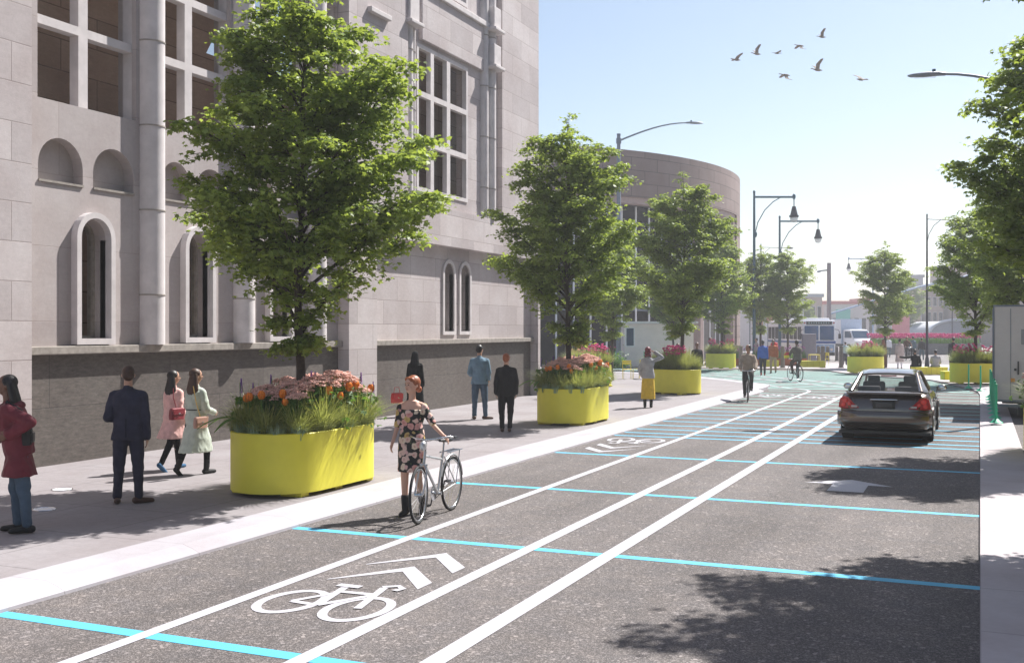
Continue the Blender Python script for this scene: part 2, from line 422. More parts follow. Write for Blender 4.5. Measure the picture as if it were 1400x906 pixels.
# right strip and the bulge where it widens into the plaza
bul = [(0,-12),(0.75,-12),(0.75,40),(8,40),(8,76),(-40,76),(-40,62),(-19,62.5),(-10.5,64.8),(-8.2,63.6),(-6.6,59.5),(-4.6,55.8),(-2.1,53),(-1.34,50.4),(-.75,48.0),(-.34,45.6),(-.08,43.6),(0,41.5)]
slab('median_strip', [(0,-12),(.75,-12),(.75,40),(0,40)], -.01, .045, M_PLAZA, kind='structure')
slab('plaza', [(0,40.0)]+[(.75,40),(8,40),(8,76),(-40,76),(-40,62),(-19,62.5),(-10.5,64.8),(-8.2,63.6),(-6.6,59.5),(-4.6,55.8),(-2.1,53),(-1.34,50.4),(-.75,48.0),(-.34,45.6),(-.08,43.6),(0,41.5)], -.01, .05, M_PLAZA, kind='structure')
sheet('far_sidewalk', [(-200,100),(200,118),(200,150),(-200,150)], .02, M_PLAZA, kind='structure')
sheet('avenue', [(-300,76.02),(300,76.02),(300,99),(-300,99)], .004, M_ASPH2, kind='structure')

def ribbon(pts, w, z, closed=False):
    pts = [Vector((p[0], p[1])) for p in pts]; L = []; Rr = []; m = len(pts)
    for i, p in enumerate(pts):
        d = (pts[(i+1)%m]-pts[i-1]) if closed else (pts[min(i+1, m-1)]-pts[max(i-1, 0)])
        d.normalize(); n = Vector((-d.y, d.x))*w/2; L.append(p+n); Rr.append(p-n)
    b = []
    vs = [(p.x, p.y, z) for p in L]+[(p.x, p.y, z) for p in Rr]
    fs = [(i, m+i, m+(i+1)%m, (i+1)%m) for i in range(m if closed else m-1)]
    return vs, fs
def up(o):
    me = o.data
    for p in me.polygons:
        if p.normal.z < 0: p.flip()
    me.update(); return o
def mark(name, items, m):
    b = MB()
    for it in items: b.add(*it)
    return up(b.build(name, m, road, recalc=False))
# white lane lines, the first two sweep left into the cycle crossing
def arc(cx, cy, r, a0, a1, n=14): return [(cx+r*math.cos(R(a0+(a1-a0)*i/n)), cy+r*math.sin(R(a0+(a1-a0)*i/n))) for i in range(n+1)]
l1 = [(-5.9,-10)]+arc(-9.3,41.8,3.4,0,62,10)+[(-11.6,46.4),(-15,49.5),(-20,53.5)]
l1 = [(-5.9,-10),(-5.9,40)]+arc(-8.9,41.6,3.0,0,50,8)+[(-9.3,47.6),(-12.2,51.6),(-16,55.2),(-23,60)]
l2 = [(-4.43,-10),(-4.43,42)]+arc(-8.1,43.4,3.67,0,52,8)+[(-8.6,50.2),(-12.3,54.6),(-17,58.6),(-24,62.5)]
l3 = [(-3.54,-10),(-3.54,42.6)]+arc(-7.6,44.5,4.06,0,52,8)+[(-7.6,51.4),(-11.6,56.2),(-16.4,60),(-22,63)]
for l, w in ((l1,.13),(l2,.15),(l3,.17)): mark('lane_line', [ribbon(l, w, .0045)], M_WHITE)
# blue cross stripes
for y in (6.5,10.7,14.82,19.25): mark('cross_stripe', [ribbon([(-7.44,y+.0),(.0,y-.02)], .15, .0025)], M_CYAN)
def xl(y):
    P = [(-7.45,0),(-7.45,41),(-7.85,43.2),(-8.25,44.9),(-9.4,47.0),(-11.9,50.2),(-16,53.9),(-24,59.5),(-30,62)]
    for a, c in zip(P, P[1:]):
        if a[1] <= y <= c[1]: return a[0]+(c[0]-a[0])*(y-a[1])/(c[1]-a[1])
    return -30
def xr(y):
    P = [(0,0),(0,41.5),(-.08,43.6),(-.34,45.6),(-.75,48),(-1.34,50.4),(-2.1,53),(-4.6,55.8),(-6.6,59.5),(-8.2,63.6)]
    for a, c in zip(P, P[1:]):
        if a[1] <= y <= c[1]: return a[0]+(c[0]-a[0])*(y-a[1])/(c[1]-a[1])
    return -9
ys = [22.9,23.65,24.6,25.7,26.9,28.1,29.4,30.7,32.1,33.5,35.0,36.6,38.3,40.1,41.9]
for y in ys: mark('cross_stripe', [ribbon([(-7.44,y),(-4,y+.03),(0,y)], .13, .0025)], M_CYAN if y < 31 else M_TEAL)
y = 43.4
while y < 62:
    a, c = xl(y)+.1, xr(y)-.15
    pts = [(a+(c-a)*i/12, y+.9*math.sin(PI*i/12)*min(1,(c-a)/14)) for i in range(13)]
    mark('cross_stripe', [ribbon(pts, .30, .0025)], M_TEAL); y += 1.2
# bicycle symbols and chevrons
def bike_symbol(cx, cy, sgn, name='bike_symbol'):
    def T(p): return (cx+sgn*p[0], cy+sgn*p[1])
    its = []
    for wx in (-.33,.33):
        its.append(ribbon([T((wx+.245*math.cos(2*PI*i/28), .38*math.sin(2*PI*i/28))) for i in range(28)], .085, .0045+.0004*(wx>0), True))
    for seg, w in (([(-.33,.0),(-.05,-.03)],.07), ([(-.05,-.03),(-.17,.60)],.075), ([(-.33,0),(-.12,.42)],.06), ([(-.14,.45),(.20,.47)],.075),
                   ([(-.05,-.03),(.20,.42)],.07), ([(.33,.0),(.17,.72)],.075), ([(-.28,.66),(-.04,.66)],.10), ([(.14,.74),(.26,.83),(.34,.76),(.31,.66)],.07)):
        its.append(ribbon([T(p) for p in seg], w, .0053+.0004*len(its)))
    o = mark(name, its, M_WHITE)
def chevron(cx, cy, sgn):
    P = [(-.50,-.52),(-.02,.30),(.0,.30),(.48,-.26),(.48,-.52),(.0,.06),(-.03,.06),(-.50,-.52)]
    P = [(-.49,-.54),(-.49,-.50),(.0,.28),(.48,-.26),(.48,-.54),(.0,.04)]
    pp = [(cx+sgn*p[0], cy+sgn*p[1]) for p in P]
    tr = tessellate_polygon([[Vector((p[0], p[1], 0)) for p in pp]])
    mark('chevron', [([(p[0], p[1], .0045) for p in pp], [tuple(t) for t in tr])], M_WHITE)
bike_symbol(-5.13, 7.80, 1); chevron(-5.14, 9.14, 1); chevron(-5.14, 9.84, 1)
bike_symbol(-6.68, 22.0, -1); chevron(-6.68, 20.55, -1); chevron(-6.68, 19.85, -1)
bike_symbol(-6.68, 39.2, -1); chevron(-6.68, 37.9, -1); bike_symbol(-5.13, 38.0, 1); chevron(-5.13, 39.6, 1)
P = [(-1.83,17.55),(-2.47,17.0),(-2.05,17.0),(-2.05,16.24),(-1.54,16.24),(-1.54,17.0),(-1.18,17.0)]
tr = tessellate_polygon([[Vector((p[0], p[1], 0)) for p in P]])
mark('lane_arrow', [([(p[0], p[1], .0045) for p in P], [tuple(t) for t in tr])], M_WHITE)
# crossing stripes on the plaza to the right and a pale bike symbol
for k in range(5): 
    b = MB(); b.add(*ribbon([(-2.6+k*.1,60+k*2.2),(.6,63.2+k*2.2)], .3, .075)); up(b.build('plaza_stripe', M_CYAN, bpy.data.objects['plaza'], recalc=False))
# round lights set flush into the pavement
for (x, y), w in (((-11.83,11.39),'farther from the road'),((-10.74,10.05),'nearer the road')):
    e = empty('pavement_light', (x,y,.1), 0, 'round white light set flush in the pavement, the one %s'%w, 'light', 'round lights in the pavement')
    b = MB(); b.cyl((0,0,0),(0,0,.006),.13,n=28); b.build('lens', mat('frosted_lens',(.95,.95,.97),.3,var=.01), e, 40)
    b = MB()
    b.path([(.14*math.cos(2*PI*i/24),.14*math.sin(2*PI*i/24),.003) for i in range(24)], .008, 6, True); b.build('bezel', M_CHROME, e, 40)

# ================================================================== STONE BUILDING
PX, WX = -13.80, -14.10
bld = empty('stone_building', (WX, 22, 0), 0, 'tall pale stone building with arched windows and a dark granite base along the pavement', 'building')
def part(name, mb, m, par=None, smooth=None):
    """mesh authored in world coordinates, parented without moving"""
    o = mb.build(name, m, None, smooth); par = par or bld
    o.parent = par
    w = Vector((0,0,0)); p = par
    while p: w += p.location; p = p.parent
    if par.rotation_euler.z == 0:
        for v in o.data.vertices: v.co -= w
    return o
def loftfn(u, v, t): return (t, u, v)      # u=y, v=z, t=x
def arch(y0, y1, z0, z1, n=14):
    r = (y1-y0)/2; zc = z1-r
    return [(y0,z0),(y1,z0)]+[((y0+y1)/2+r*math.cos(PI*i/n), zc+r*math.sin(PI*i/n)) for i in range(n+1)]
def rect(y0, y1, z0, z1): return [(y0,z0),(y1,z0),(y1,z1),(y0,z1)]
TOP = 16.5
WIN1 = [(13.06,15.30,14.03,14.24),(15.93,18.00,16.73,16.94),(18.70,20.75,19.38,19.60),(21.3,22.0,None,None)]
AW = [(13.77,14.65),(16.48,17.38),(19.16,20.06)]
NI = [(13.07,14.03),(14.26,15.24),(15.98,16.75),(16.92,17.9),(18.7,19.55),(19.75,20.7)]
# recessed wall of the first bay group
b = MB()
holes = [rect(a, c, 6.14, 10.05) for a, c, _, _ in WIN1]+[arch(a+.10, c-.10, 2.17, 4.25) for a, c in AW]+[arch(a, c, 4.77, 5.54) for a, c in NI]
b.plate(rect(12.60, 22.3, 2.0, TOP), holes, loftfn, WX-.42, WX)
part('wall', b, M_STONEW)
for a, c in NI:
    b = MB(); b.box(WX-.40, a-.05, 4.7, WX-.22, c+.05, 5.6); nb = part('niche', b, M_STONEW)
    b = MB(); b.box(WX-.22, a+.002, 4.772, WX+.03, c-.002, 4.81); part('sill', b, M_LEDGE, nb)
# recessed wall of the second bay
P1 = [(27.47,28.28),(28.53,29.34)]
b = MB(); b.plate(rect(23.3, 34.08, 2.0, 4.78), [arch(a+.1, c-.1, 2.27, 4.26) for a, c in P1], loftfn, WX-.42, WX)
part('wall', b, M_STONE)
# outer face: block up to the left, pier between the bays, upper wall of the second bay
b = MB(); b.box(PX-.7, -8, 0, PX, 12.67, TOP); part('pier', b, M_STONE)
k = .979
by0, by1 = 24.95, 31.05
b = MB(); b.plate([(22.05,.0),(23.35,.0),(23.35,4.70),(34.1,4.70),(34.1,TOP),(22.05,TOP)], [rect(by0, by1, 5.75, 15.6)], loftfn, PX-.62, PX)
part('pier', b, M_STONE)
b = MB(); b.box(WX-.02, 34.1, 0, PX-.02, 34.3, 4.66); b.box(PX-6, 34.12, 0, PX-.62, 34.5, TOP); part('end_wall', b, M_STONE)
# dark granite plinths and ledges
b = MB(); b.box(WX-.4, 12.68, 0, WX, 22.04, 1.93); b.box(WX-.4, 23.36, 0, WX, 34.09, 1.93); part('granite_base', b, M_GRAN)
def ledge(y0, y1, z0, z1, xo, m=M_LEDGE, xi=None):
    b = MB(); b.bbox(xi or WX-.2, y0, z0, xo, y1, z1, .015); return part('ledge', b, m)
ledge(12.68, 22.04, 1.93, 2.07, WX+.14); ledge(23.36, 34.28, 1.93, 2.07, WX+.14)
# arched slit windows
def slit(a, c, z0, z1, fw=.10, out=.07):
    b = MB(); o = arch(a, c, z0, z1); i = arch(a+fw, c-fw, z0+fw, z1-fw)
    b.plate(o, [i], loftfn, WX-.12, WX+out); f = part('window', b, M_TRIM)
    b = MB(); b.plate(arch(a+fw-.01, c-fw+.01, z0+fw-.01, z1-fw+.01), [], loftfn, WX-.30, WX-.285); part('pane', b, M_PANE, f)
    b = MB(); b.plate(arch(a+fw, c-fw, z0+fw, z1-fw), [arch(a+fw+.05, c-fw-.05, z0+fw+.05, z1-fw-.05)], loftfn, WX-.36, WX-.24); part('frame', b, M_LEDGE, f)
for a, c in AW: slit(a, c, 2.09, 4.36, out=.14)
for a, c in P1: slit(a, c, 2.19, 4.36, out=.05)
# big mullioned windows
def big(y0, y1, z0, z1, mull, trans, x, d=.14, fw=.0, jw=.05):
    b = MB(); holes = []
    ed = [y0+fw]+[q for m in mull for q in m]+[y1-fw]
    ze = [z0+fw]+[q for t in trans for q in (t-.075, t+.075)]+[z1-fw]
    for i in range(0, len(ed), 2):
        for j in range(0, len(ze), 2): holes.append(rect(ed[i], ed[i+1], ze[j], ze[j+1]))
    b.plate(rect(y0-.04, y1+.04, z0-.04, z1+.04), holes, loftfn, x-d, x); f = part('window', b, M_TRIM)
    b = MB(); b.box(x-d-.03, y0, z0, x-d-.015, y1, z1); part('pane', b, M_PANE, f)
    return f
for a, c, m0, m1 in WIN1:
    big(a, c, 6.14, 10.05, [(m0, m1)] if m0 else [], [7.46, 8.75], WX-.10, .2, .002)
f = big(26.28*k, 29.55*k-.12, 6.14, 10.05, [(27.05*k,27.25*k),(28.06*k,28.28*k)], [7.44, 8.75], PX-.14, .14, .07)
f = big(26.28*k, 29.55*k-.12, 11.9, 14.6, [(27.05*k,27.25*k),(28.06*k,28.28*k)], [13.2], PX-.14, .14, .07)
b = MB()   # infill round the second bay's windows
b.plate(rect(by0-.02, by1+.02, 5.73, 15.62), [rect(26.28*k-.0, 29.55*k-.12, 6.14, 10.05), rect(26.28*k, 29.55*k-.12, 11.9, 14.6)], loftfn, PX-.50, PX-.17)
part('wall', b, M_STONE)
b = MB(); b.bbox(PX-.26, 25.85, 10.2, PX-.06, 29.95, 11.55, .02); part('spandrel', b, M_STONE)
b = MB(); b.bbox(PX-.26, 25.7, 11.55, PX+.02, 30.1, 11.72, .02); part('ledge', b, M_TRIM)
# engaged round columns with joint rings
def column(y, r, z0, z1, x, caps=()):
    b = MB(); b.cyl((x, y, z0), (x, y, z1), r, n=24); c = part('column', b, M_TRIM, smooth=40)
    z = z0+.9
    while z < z1:
        q = MB(); q.cyl((x,y,z),(x,y,z+.025),r+.012,n=24); part('joint_ring', q, M_LEDGE, c, 40); z += 1.55
    for zc in caps:
        q = MB(); q.bbox(x-.3, y-.36, zc, x+r+.18, y+.36, zc+.10, .02); q.bbox(x-.3, y-.26, zc+.10, x+r+.08, y+.26, zc+.75, .02)
        part('capital', q, M_TRIM, c)
for y in (15.63, 18.33, 21.02): column(y, .25, 2.07, TOP, WX+.05)
column(25.20, .15, 5.76, TOP-.9, PX-.16, (10.4,)); column(25.50, .08, 5.76, TOP-.9, PX-.17)
column(29.95, .17, 5.76, TOP-.9, PX-.16); column(30.35, .20, 5.76, TOP-.9, PX-.12, (10.35, 11.5))
ledge(22.9, 23.9, 10.15, 10.28, PX+.12, M_TRIM, PX-.1)
b = MB(); b.bbox(WX-.1, 12.7, 10.6, WX+.35, 22.04, 10.8, .02); part('ledge', b, M_TRIM)
# inner stone wall seen through the openings, with tall arched openings of its own
XI = -16.6
b = MB(); b.plate(rect(8, 33.9, 0, 12.5), [rect(22.5,23.25,2.4,4.0), [(20.3,8.8),(24.3,8.8),(24.0,10.5),(23.3,11.7),(22.3,12.3),(21.5,11.3),(20.95,10.0),(20.55,9.2)]], loftfn, XI-.3, XI)
part('inner_wall', b, M_INNER)
b = MB(); b.box(XI, 8, 0, WX-.43, 34.1, .3); part('floor', b, M_LEDGE)
b = MB(); b.box(PX-8, -8, TOP, PX+.1, 34.3, TOP+.5); b.box(PX-8,-8,0,PX-7.6,34.3,4) ; part('cornice', b, M_TRIM)

# ================================================================== ROUND MUSEUM
mus = empty('round_museum', (-39.7,81.7,0), 0, 'curved drum of pinkish stone with tall dark glazing beyond the trees', 'building')
def drum(b, a0, a1, z0, z1, r0, r1, n=40):
    """arc wall in local coords, degrees"""
    rings = []
    for i in range(n+1):
        t = R(a0+(a1-a0)*i/n); c, s_ = math.cos(t), math.sin(t)
        rings.append([(r0*c, r0*s_, z0), (r1*c, r1*s_, z0), (r1*c, r1*s_, z1), (r0*c, r0*s_, z1)])
    b.rings(rings)
b = MB(); drum(b, -130, 90, 11.1, 14.2, 21.6, 22.6, 120); b.build('upper_wall', M_MUS, mus, 30)
b = MB(); drum(b, 3.0, 90, 0, 11.1, 21.6, 22.6, 60); b.build('side_wall', M_MUS, mus, 30)
b = MB(); drum(b, -130, 3, 10.7, 11.1, 21.7, 22.45, 80); b.build('lintel', M_MUS2, mus, 30)
b = MB(); drum(b, 1.6, 3, .0, 10.7, 21.8, 22.45, 4); b.build('jamb', M_MUS2, mus, 30)
b = MB(); drum(b,-16.5,-15.4,0,10.7,21.8,22.5,4); b.build('jamb', M_MUS2, mus, 30)
b = MB(); drum(b, -130, -15.4, 0, 10.7, 20.9, 21.0, 80); b.build('glazing', M_DGLASS, mus, 30)
b = MB(); drum(b, -15.4, 1.6, 3.6, 10.7, 21.3, 21.4, 10); b.build('glazing', M_BGLASS, mus, 30)
b = MB(); drum(b, -15.4, 1.6, 0, 3.6, 21.2, 21.5, 10); b.build('lower_wall', mat('dark_cladding',(.07,.06,.06),.6), mus, 30)
b = MB(); b.cyl((0,0,13.0),(0,0,13.2),21.8,n=64); b.build('roof', M_MUS2, mus, 30)
b = MB(); b.cyl((0,0,0),(0,0,10.6),19.6,n=64); b.build('inner_core', mat('dark_interior',(.03,.028,.03),.7), mus, 30)
a = -126
while a < 1.5:
    q = MB(); t = R(a); rr = 21.15 if a < -15.4 else 21.5
    q.path([(rr*math.cos(t), rr*math.sin(t), 0), (rr*math.cos(t), rr*math.sin(t), 10.7)], .07, 6)
    q.build('mullion', M_WHITEP, mus, 40); a += 3.4
for zz in (3.6, 7.2):
    q = MB(); drum(q, -130, -15.4, zz, zz+.12, 21.02, 21.12, 60); q.build('transom', M_STEEL, mus, 30)
# ================================================================== TREES
def make_leaf_arrays(pos, nrm_tilt, size, rnd):
    """pos (N,3); returns verts/faces for lobed leaves"""
    n = len(pos)
    # palmate outline, stalk at origin, pointing +y
    o = np.array([(0,0),(.22,.10),(.46,.05),(.36,.34),(.56,.60),(.25,.62),(0,1.05),(-.25,.62),(-.56,.60),(-.36,.34),(-.46,.05),(-.22,.10)])
    z = np.array([0,-.02,-.10,-.02,-.14,.02,-.12,.02,-.14,-.02,-.10,-.02])
    L = np.stack([o[:,0], o[:,1], z], 1)                       # (12,3)
    yaw = rnd.uniform(0, 2*np.pi, n); pitch = rnd.normal(-.35, .38, n); roll = rnd.normal(0, .38, n)
    sz = size*rnd.uniform(.7, 1.25, n)
    cy, sy, cp, sp, cr, sr = np.cos(yaw), np.sin(yaw), np.cos(pitch), np.sin(pitch), np.cos(roll), np.sin(roll)
    P = L[None]*sz[:,None,None]
    x, y, zz = P[...,0], P[...,1], P[...,2]
    x, zz = x*cr[:,None]+zz*sr[:,None], -x*sr[:,None]+zz*cr[:,None]
    y, zz = y*cp[:,None]-zz*sp[:,None], y*sp[:,None]+zz*cp[:,None]
    x, y = x*cy[:,None]-y*sy[:,None], x*sy[:,None]+y*cy[:,None]
    V = np.stack([x, y, zz], 2)+pos[:,None,:]
    return V.reshape(-1,3)
def ngon_mesh(name, V, k, m):
    me = bpy.data.meshes.new(name); n = len(V)//k
    me.vertices.add(len(V)); me.vertices.foreach_set('co', V.astype(np.float32).ravel())
    me.loops.add(len(V)); me.loops.foreach_set('vertex_index', np.arange(len(V), dtype=np.int32))
    me.polygons.add(n); me.polygons.foreach_set('loop_start', np.arange(0, len(V), k, dtype=np.int32))
    me.polygons.foreach_set('loop_total', np.full(n, k, dtype=np.int32))
    me.update(calc_edges=True); me.materials.append(m); me.validate(); return me
def crown_r(h):
    """crown radius against height (m) for the 7.5 m tree"""
    H = [2.2,2.6,3.0,3.4,4.0,5.0,5.8,6.4,6.9,7.25,7.6]; Q = [.15,.40,.95,1.38,1.60,1.62,1.42,1.12,.82,.52,.10]
    return float(np.interp(h, H, Q))
def make_tree(seed, size=.082):
    rnd = random.Random(seed); nr = np.random.default_rng(seed)
    t = empty('street_tree', (0,0,0))
    wood = MB(); pts = []; x = y = 0
    for i in range(13):
        z = 6.9*i/12; pts.append((x, y, z)); x += rnd.uniform(-.035,.035); y += rnd.uniform(-.035,.035)
    wood.path(pts, [.085-.006*i if i < 11 else .014 for i in range(13)], 10)
    leaves = []
    # lopsided crown: a few azimuth lobes push it out or pull it in
    lob = [(rnd.uniform(0,2*PI), rnd.uniform(2.8,6.8), rnd.uniform(-.26,.22), rnd.uniform(.5,.9), rnd.uniform(.5,1.1)) for _ in range(14)]
    def CR(h, a):
        k = 1
        for la, lh, am, wa, wh in lob:
            da = (a-la+PI)%(2*PI)-PI; k += am*math.exp(-(da/wa)**2-((h-lh)/wh)**2)
        return crown_r(h)*k
    def spray(p, a, ln, dz, nleaf, sp=.08):
        e = p+Vector((math.cos(a)*ln, math.sin(a)*ln, dz))
        wood.path([p, p.lerp(e,.5)+Vector((0,0,.03)), e], [.007,.005,.0025], 4)
        for l in range(nleaf):
            u = rnd.uniform(.1,1.12); c = p.lerp(e, u); w_ = sp*(1.25-.5*abs(u-.6))
            leaves.append((c.x+rnd.gauss(0,w_), c.y+rnd.gauss(0,w_), c.z+rnd.gauss(0,.032)+.03-.10*u*u))
    nl = 60
    for i in range(nl):
        f = (i/(nl-1))**1.05; h0 = 2.0+f*4.7+rnd.uniform(-.1,.1); az = i*2.39996+rnd.uniform(-.7,.7)
        up = rnd.uniform(.45,1.05) if h0 > 2.9 else rnd.uniform(.65,1.0)
        hh = h0; rr = 0; reach = rnd.uniform(.55,1.08) if i%3 else rnd.uniform(.98,1.20)
        for s in range(34):
            hh = h0+up*rr
            if rr >= CR(hh, az)*reach: break
            rr += .06
        if rr < .12: continue
        k = int(np.clip(round(h0/6.9*12),0,12)); bx, by = pts[k][0], pts[k][1]
        m = 8; bend = rnd.uniform(-.45,.45); lp = []
        for j in range(m+1):
            q = j/m; a2 = az+bend*q
            lp.append(Vector((bx+math.cos(a2)*rr*q, by+math.sin(a2)*rr*q, h0+(hh-h0)*(q**.9)+rnd.uniform(-.02,.02))))
        th = .030*(1-.5*f)*(.6+.4*rr/1.8)
        wood.path(lp, [th*(1-.8*j/m)+.003 for j in range(m+1)], 5)
        ns = max(5, int(rr*11))
        for s in range(ns):
            q = .18+.82*(s+rnd.random())/ns; q = min(q,.999); p = lp[int(q*m)].lerp(lp[min(m, int(q*m)+1)], q*m-int(q*m))
            side = rnd.choice((-1,1)); a3 = az+bend*q+side*rnd.uniform(.25,1.45); ln = rnd.uniform(.20,.62)*(1.1-.35*q)*(.65+.35*min(1,rr))
            spray(p, a3, ln, rnd.uniform(-.10,.30)*ln, 44, .082)
        spray(lp[-1], az+bend, rnd.uniform(.16,.36), -.02, 36, .07)
    # hanging and rising sprays that fill the outer shell in uneven tiers
    for i in range(100):
        h = rnd.uniform(2.75,7.25); a = rnd.uniform(0,2*PI); r0 = CR(h, a)*rnd.uniform(.45,.90)
        p = Vector((math.cos(a)*r0, math.sin(a)*r0, h)); spray(p, a+rnd.uniform(-.8,.8), rnd.uniform(.15,.42)*(.5+.5*min(1,crown_r(h))), rnd.uniform(-.06,.08), 34, .08)
    for k in range(9):
        h = 6.4+.13*k; a = k*2.4; e_ = Vector((math.cos(a)*.16*(7.6-h)+.02, math.sin(a)*.16*(7.6-h), h+.28)); wood.path([(pts[-1][0],pts[-1][1],h-.5), e_],[.012,.004],4)
        spray(e_, a, .14, .05, 22, .06)
    wood.build('trunk', M_BARK, t, 60)
    V = make_leaf_arrays(np.array(leaves), 0, size, nr)
    me = ngon_mesh('crown', V, 12, M_LEAF); o = bpy.data.objects.new('crown', me); COL.objects.link(o); o.parent = t
    return t
TREES = []
tA = make_tree(3); tB = make_tree(11); tC = make_tree(23)
def place_tree(src, used, loc, rz, sc_, label):
    grp = 'young maple trees planted in the yellow planters'
    if not used:
        src.location = loc; src.rotation_euler = (0,0,rz); src.scale = (sc_,)*3; tag(src, label, 'tree', grp); return src
    c = dup(src, loc, rz, label, sc_, grp); c['category'] = 'tree'; return c
place_tree(tA, 0, (-8.93,13.0,.12), 1.1, .95, 'nearest leafy street tree, rising from the big yellow planter beside the suited man')
place_tree(tB, 0, (-9.2,24.6,.12), .3, .96, 'leafy tree in the second yellow planter, behind the woman with the bicycle')
place_tree(tC, 0, (-9.6,37.2,.12), 2.0, 1.0, 'leafy tree in the yellow planter beside the woman in a yellow skirt')
place_tree(tA, 1, (-13.6,61.6,.12), 3.3, 1.0, 'leafy tree in the small square planter before the curved museum')
place_tree(tB, 1, (-13.6,73.5,.07), 1.4, 1.02, 'dark leafy tree on the plaza under the first globe lamp')
place_tree(tC, 1, (-11.6,72.0,.07), .5, 1.0, 'dark leafy tree on the plaza just left of the bus')
place_tree(tC, 1, (-5.15,68.0,.07), 4.1, .97, 'lone round tree behind the far planter above the parked sedan roof')
place_tree(tA, 1, (-.15,49.6,.07), 5.0, 1.0, 'tree in the yellow planter right of the man with a shoulder bag')
place_tree(tB, 1, (1.6,22.8,.0), 3.9, 1.12, 'tree beside the grey trailer, growing from the planter cut off at right')
place_tree(tC, 1, (2.3,14.1,.0), 3.7, 1.22, 'nearest tree on the right, its branches reaching in at the top corner')
place_tree(tB, 1, (4.1,10.9,.0), 1.9, 1.12, 'tree just out of view at the near right, whose shade falls on the road')
place_tree(tA, 1, (1.35,37.8,.0), 2.2, 1.06, 'bright tree standing just behind the grey trailer')
place_tree(tC, 1, (-14.9,45.5,.07), 2.2, .9, 'shaded tree to the right of the tree in the second planter')
place_tree(tA, 1, (-16.0,60.0,.07), .2, .85, 'shaded tree standing just right of the pale kiosk')

# ================================================================== PLANTERS AND PLANTS
def stadium(w, l, n=14, inset=0):
    r = w/2-inset; hl = l/2-w/2; P = []
    for i in range(n+1): t = PI*i/n; P.append((r*math.cos(t), hl+r*math.sin(t)))
    for i in range(n+1): t = PI+PI*i/n; P.append((r*math.cos(t), -hl+r*math.sin(t)))
    return P
def make_planter(w, l, h, loc, rz, label):
    e = empty('planter', loc, rz, label, 'planter', 'yellow planters along the street')
    b = MB()
    prof = [(.0,.06),(-.0,h-.012),(.012,h),(.045,h),(.05,h-.06)]
    rings = [[(p[0], p[1], z) for p in stadium(w, l, inset=i)] for i, z in prof]
    b.rings(rings, False); b.build('body', M_YEL, e, 40)
    b = MB(); b.rings([[(p[0], p[1], h-.09) for p in stadium(w, l, inset=.048)], [(p[0], p[1], h-.06) for p in stadium(w, l, inset=.06)]]); b.build('soil', M_SOIL, e)
    b = MB(); b.rings([[(p[0], p[1], .061) for p in stadium(w, l, inset=.01)], [(p[0], p[1], .075) for p in stadium(w, l, inset=.01)]]); b.build('base_plate', M_YEL, e)
    for y in (-l*.33, -.0, l*.33):
        for x in (-w*.3, w*.3):
            b = MB(); b.bbox(x-.17, y-.09, 0, x+.17, y+.09, .06, .008); b.build('foot', M_YEL, e)
    return e
def tuft(n, L, spread, seed, w=.012, lean=.9, base=.12, m=M_GRASS, name='blades'):
    """arching grass blades"""
    r = random.Random(seed); V = []; F = []
    for i in range(n):
        a = r.uniform(0, 2*PI); br = base*math.sqrt(r.random()); x0, y0 = math.cos(a)*br, math.sin(a)*br
        a += r.gauss(0,.5); ln = L*r.uniform(.55,1.1); s = spread*r.uniform(.15,1.1); ww = w*r.uniform(.6,1.3)
        dx, dy = math.cos(a), math.sin(a); o = len(V); px, py = -dy, dx
        for k in range(6):
            q = k/5; hz = ln*(q*(1-.10*s)-.42*s*q*q); d = ln*s*(.25*q+.60*q*q); wk = ww*(1-q)**.6*.5+.0006
            cx, cy = x0+dx*d, y0+dy*d; V += [(cx-px*wk, cy-py*wk, hz), (cx+px*wk, cy+py*wk, hz)]
        for k in range(5): F.append((o+2*k, o+2*k+1, o+2*k+3, o+2*k+2))
    b = MB(); b.add(V, F); return b
PROTO = {}
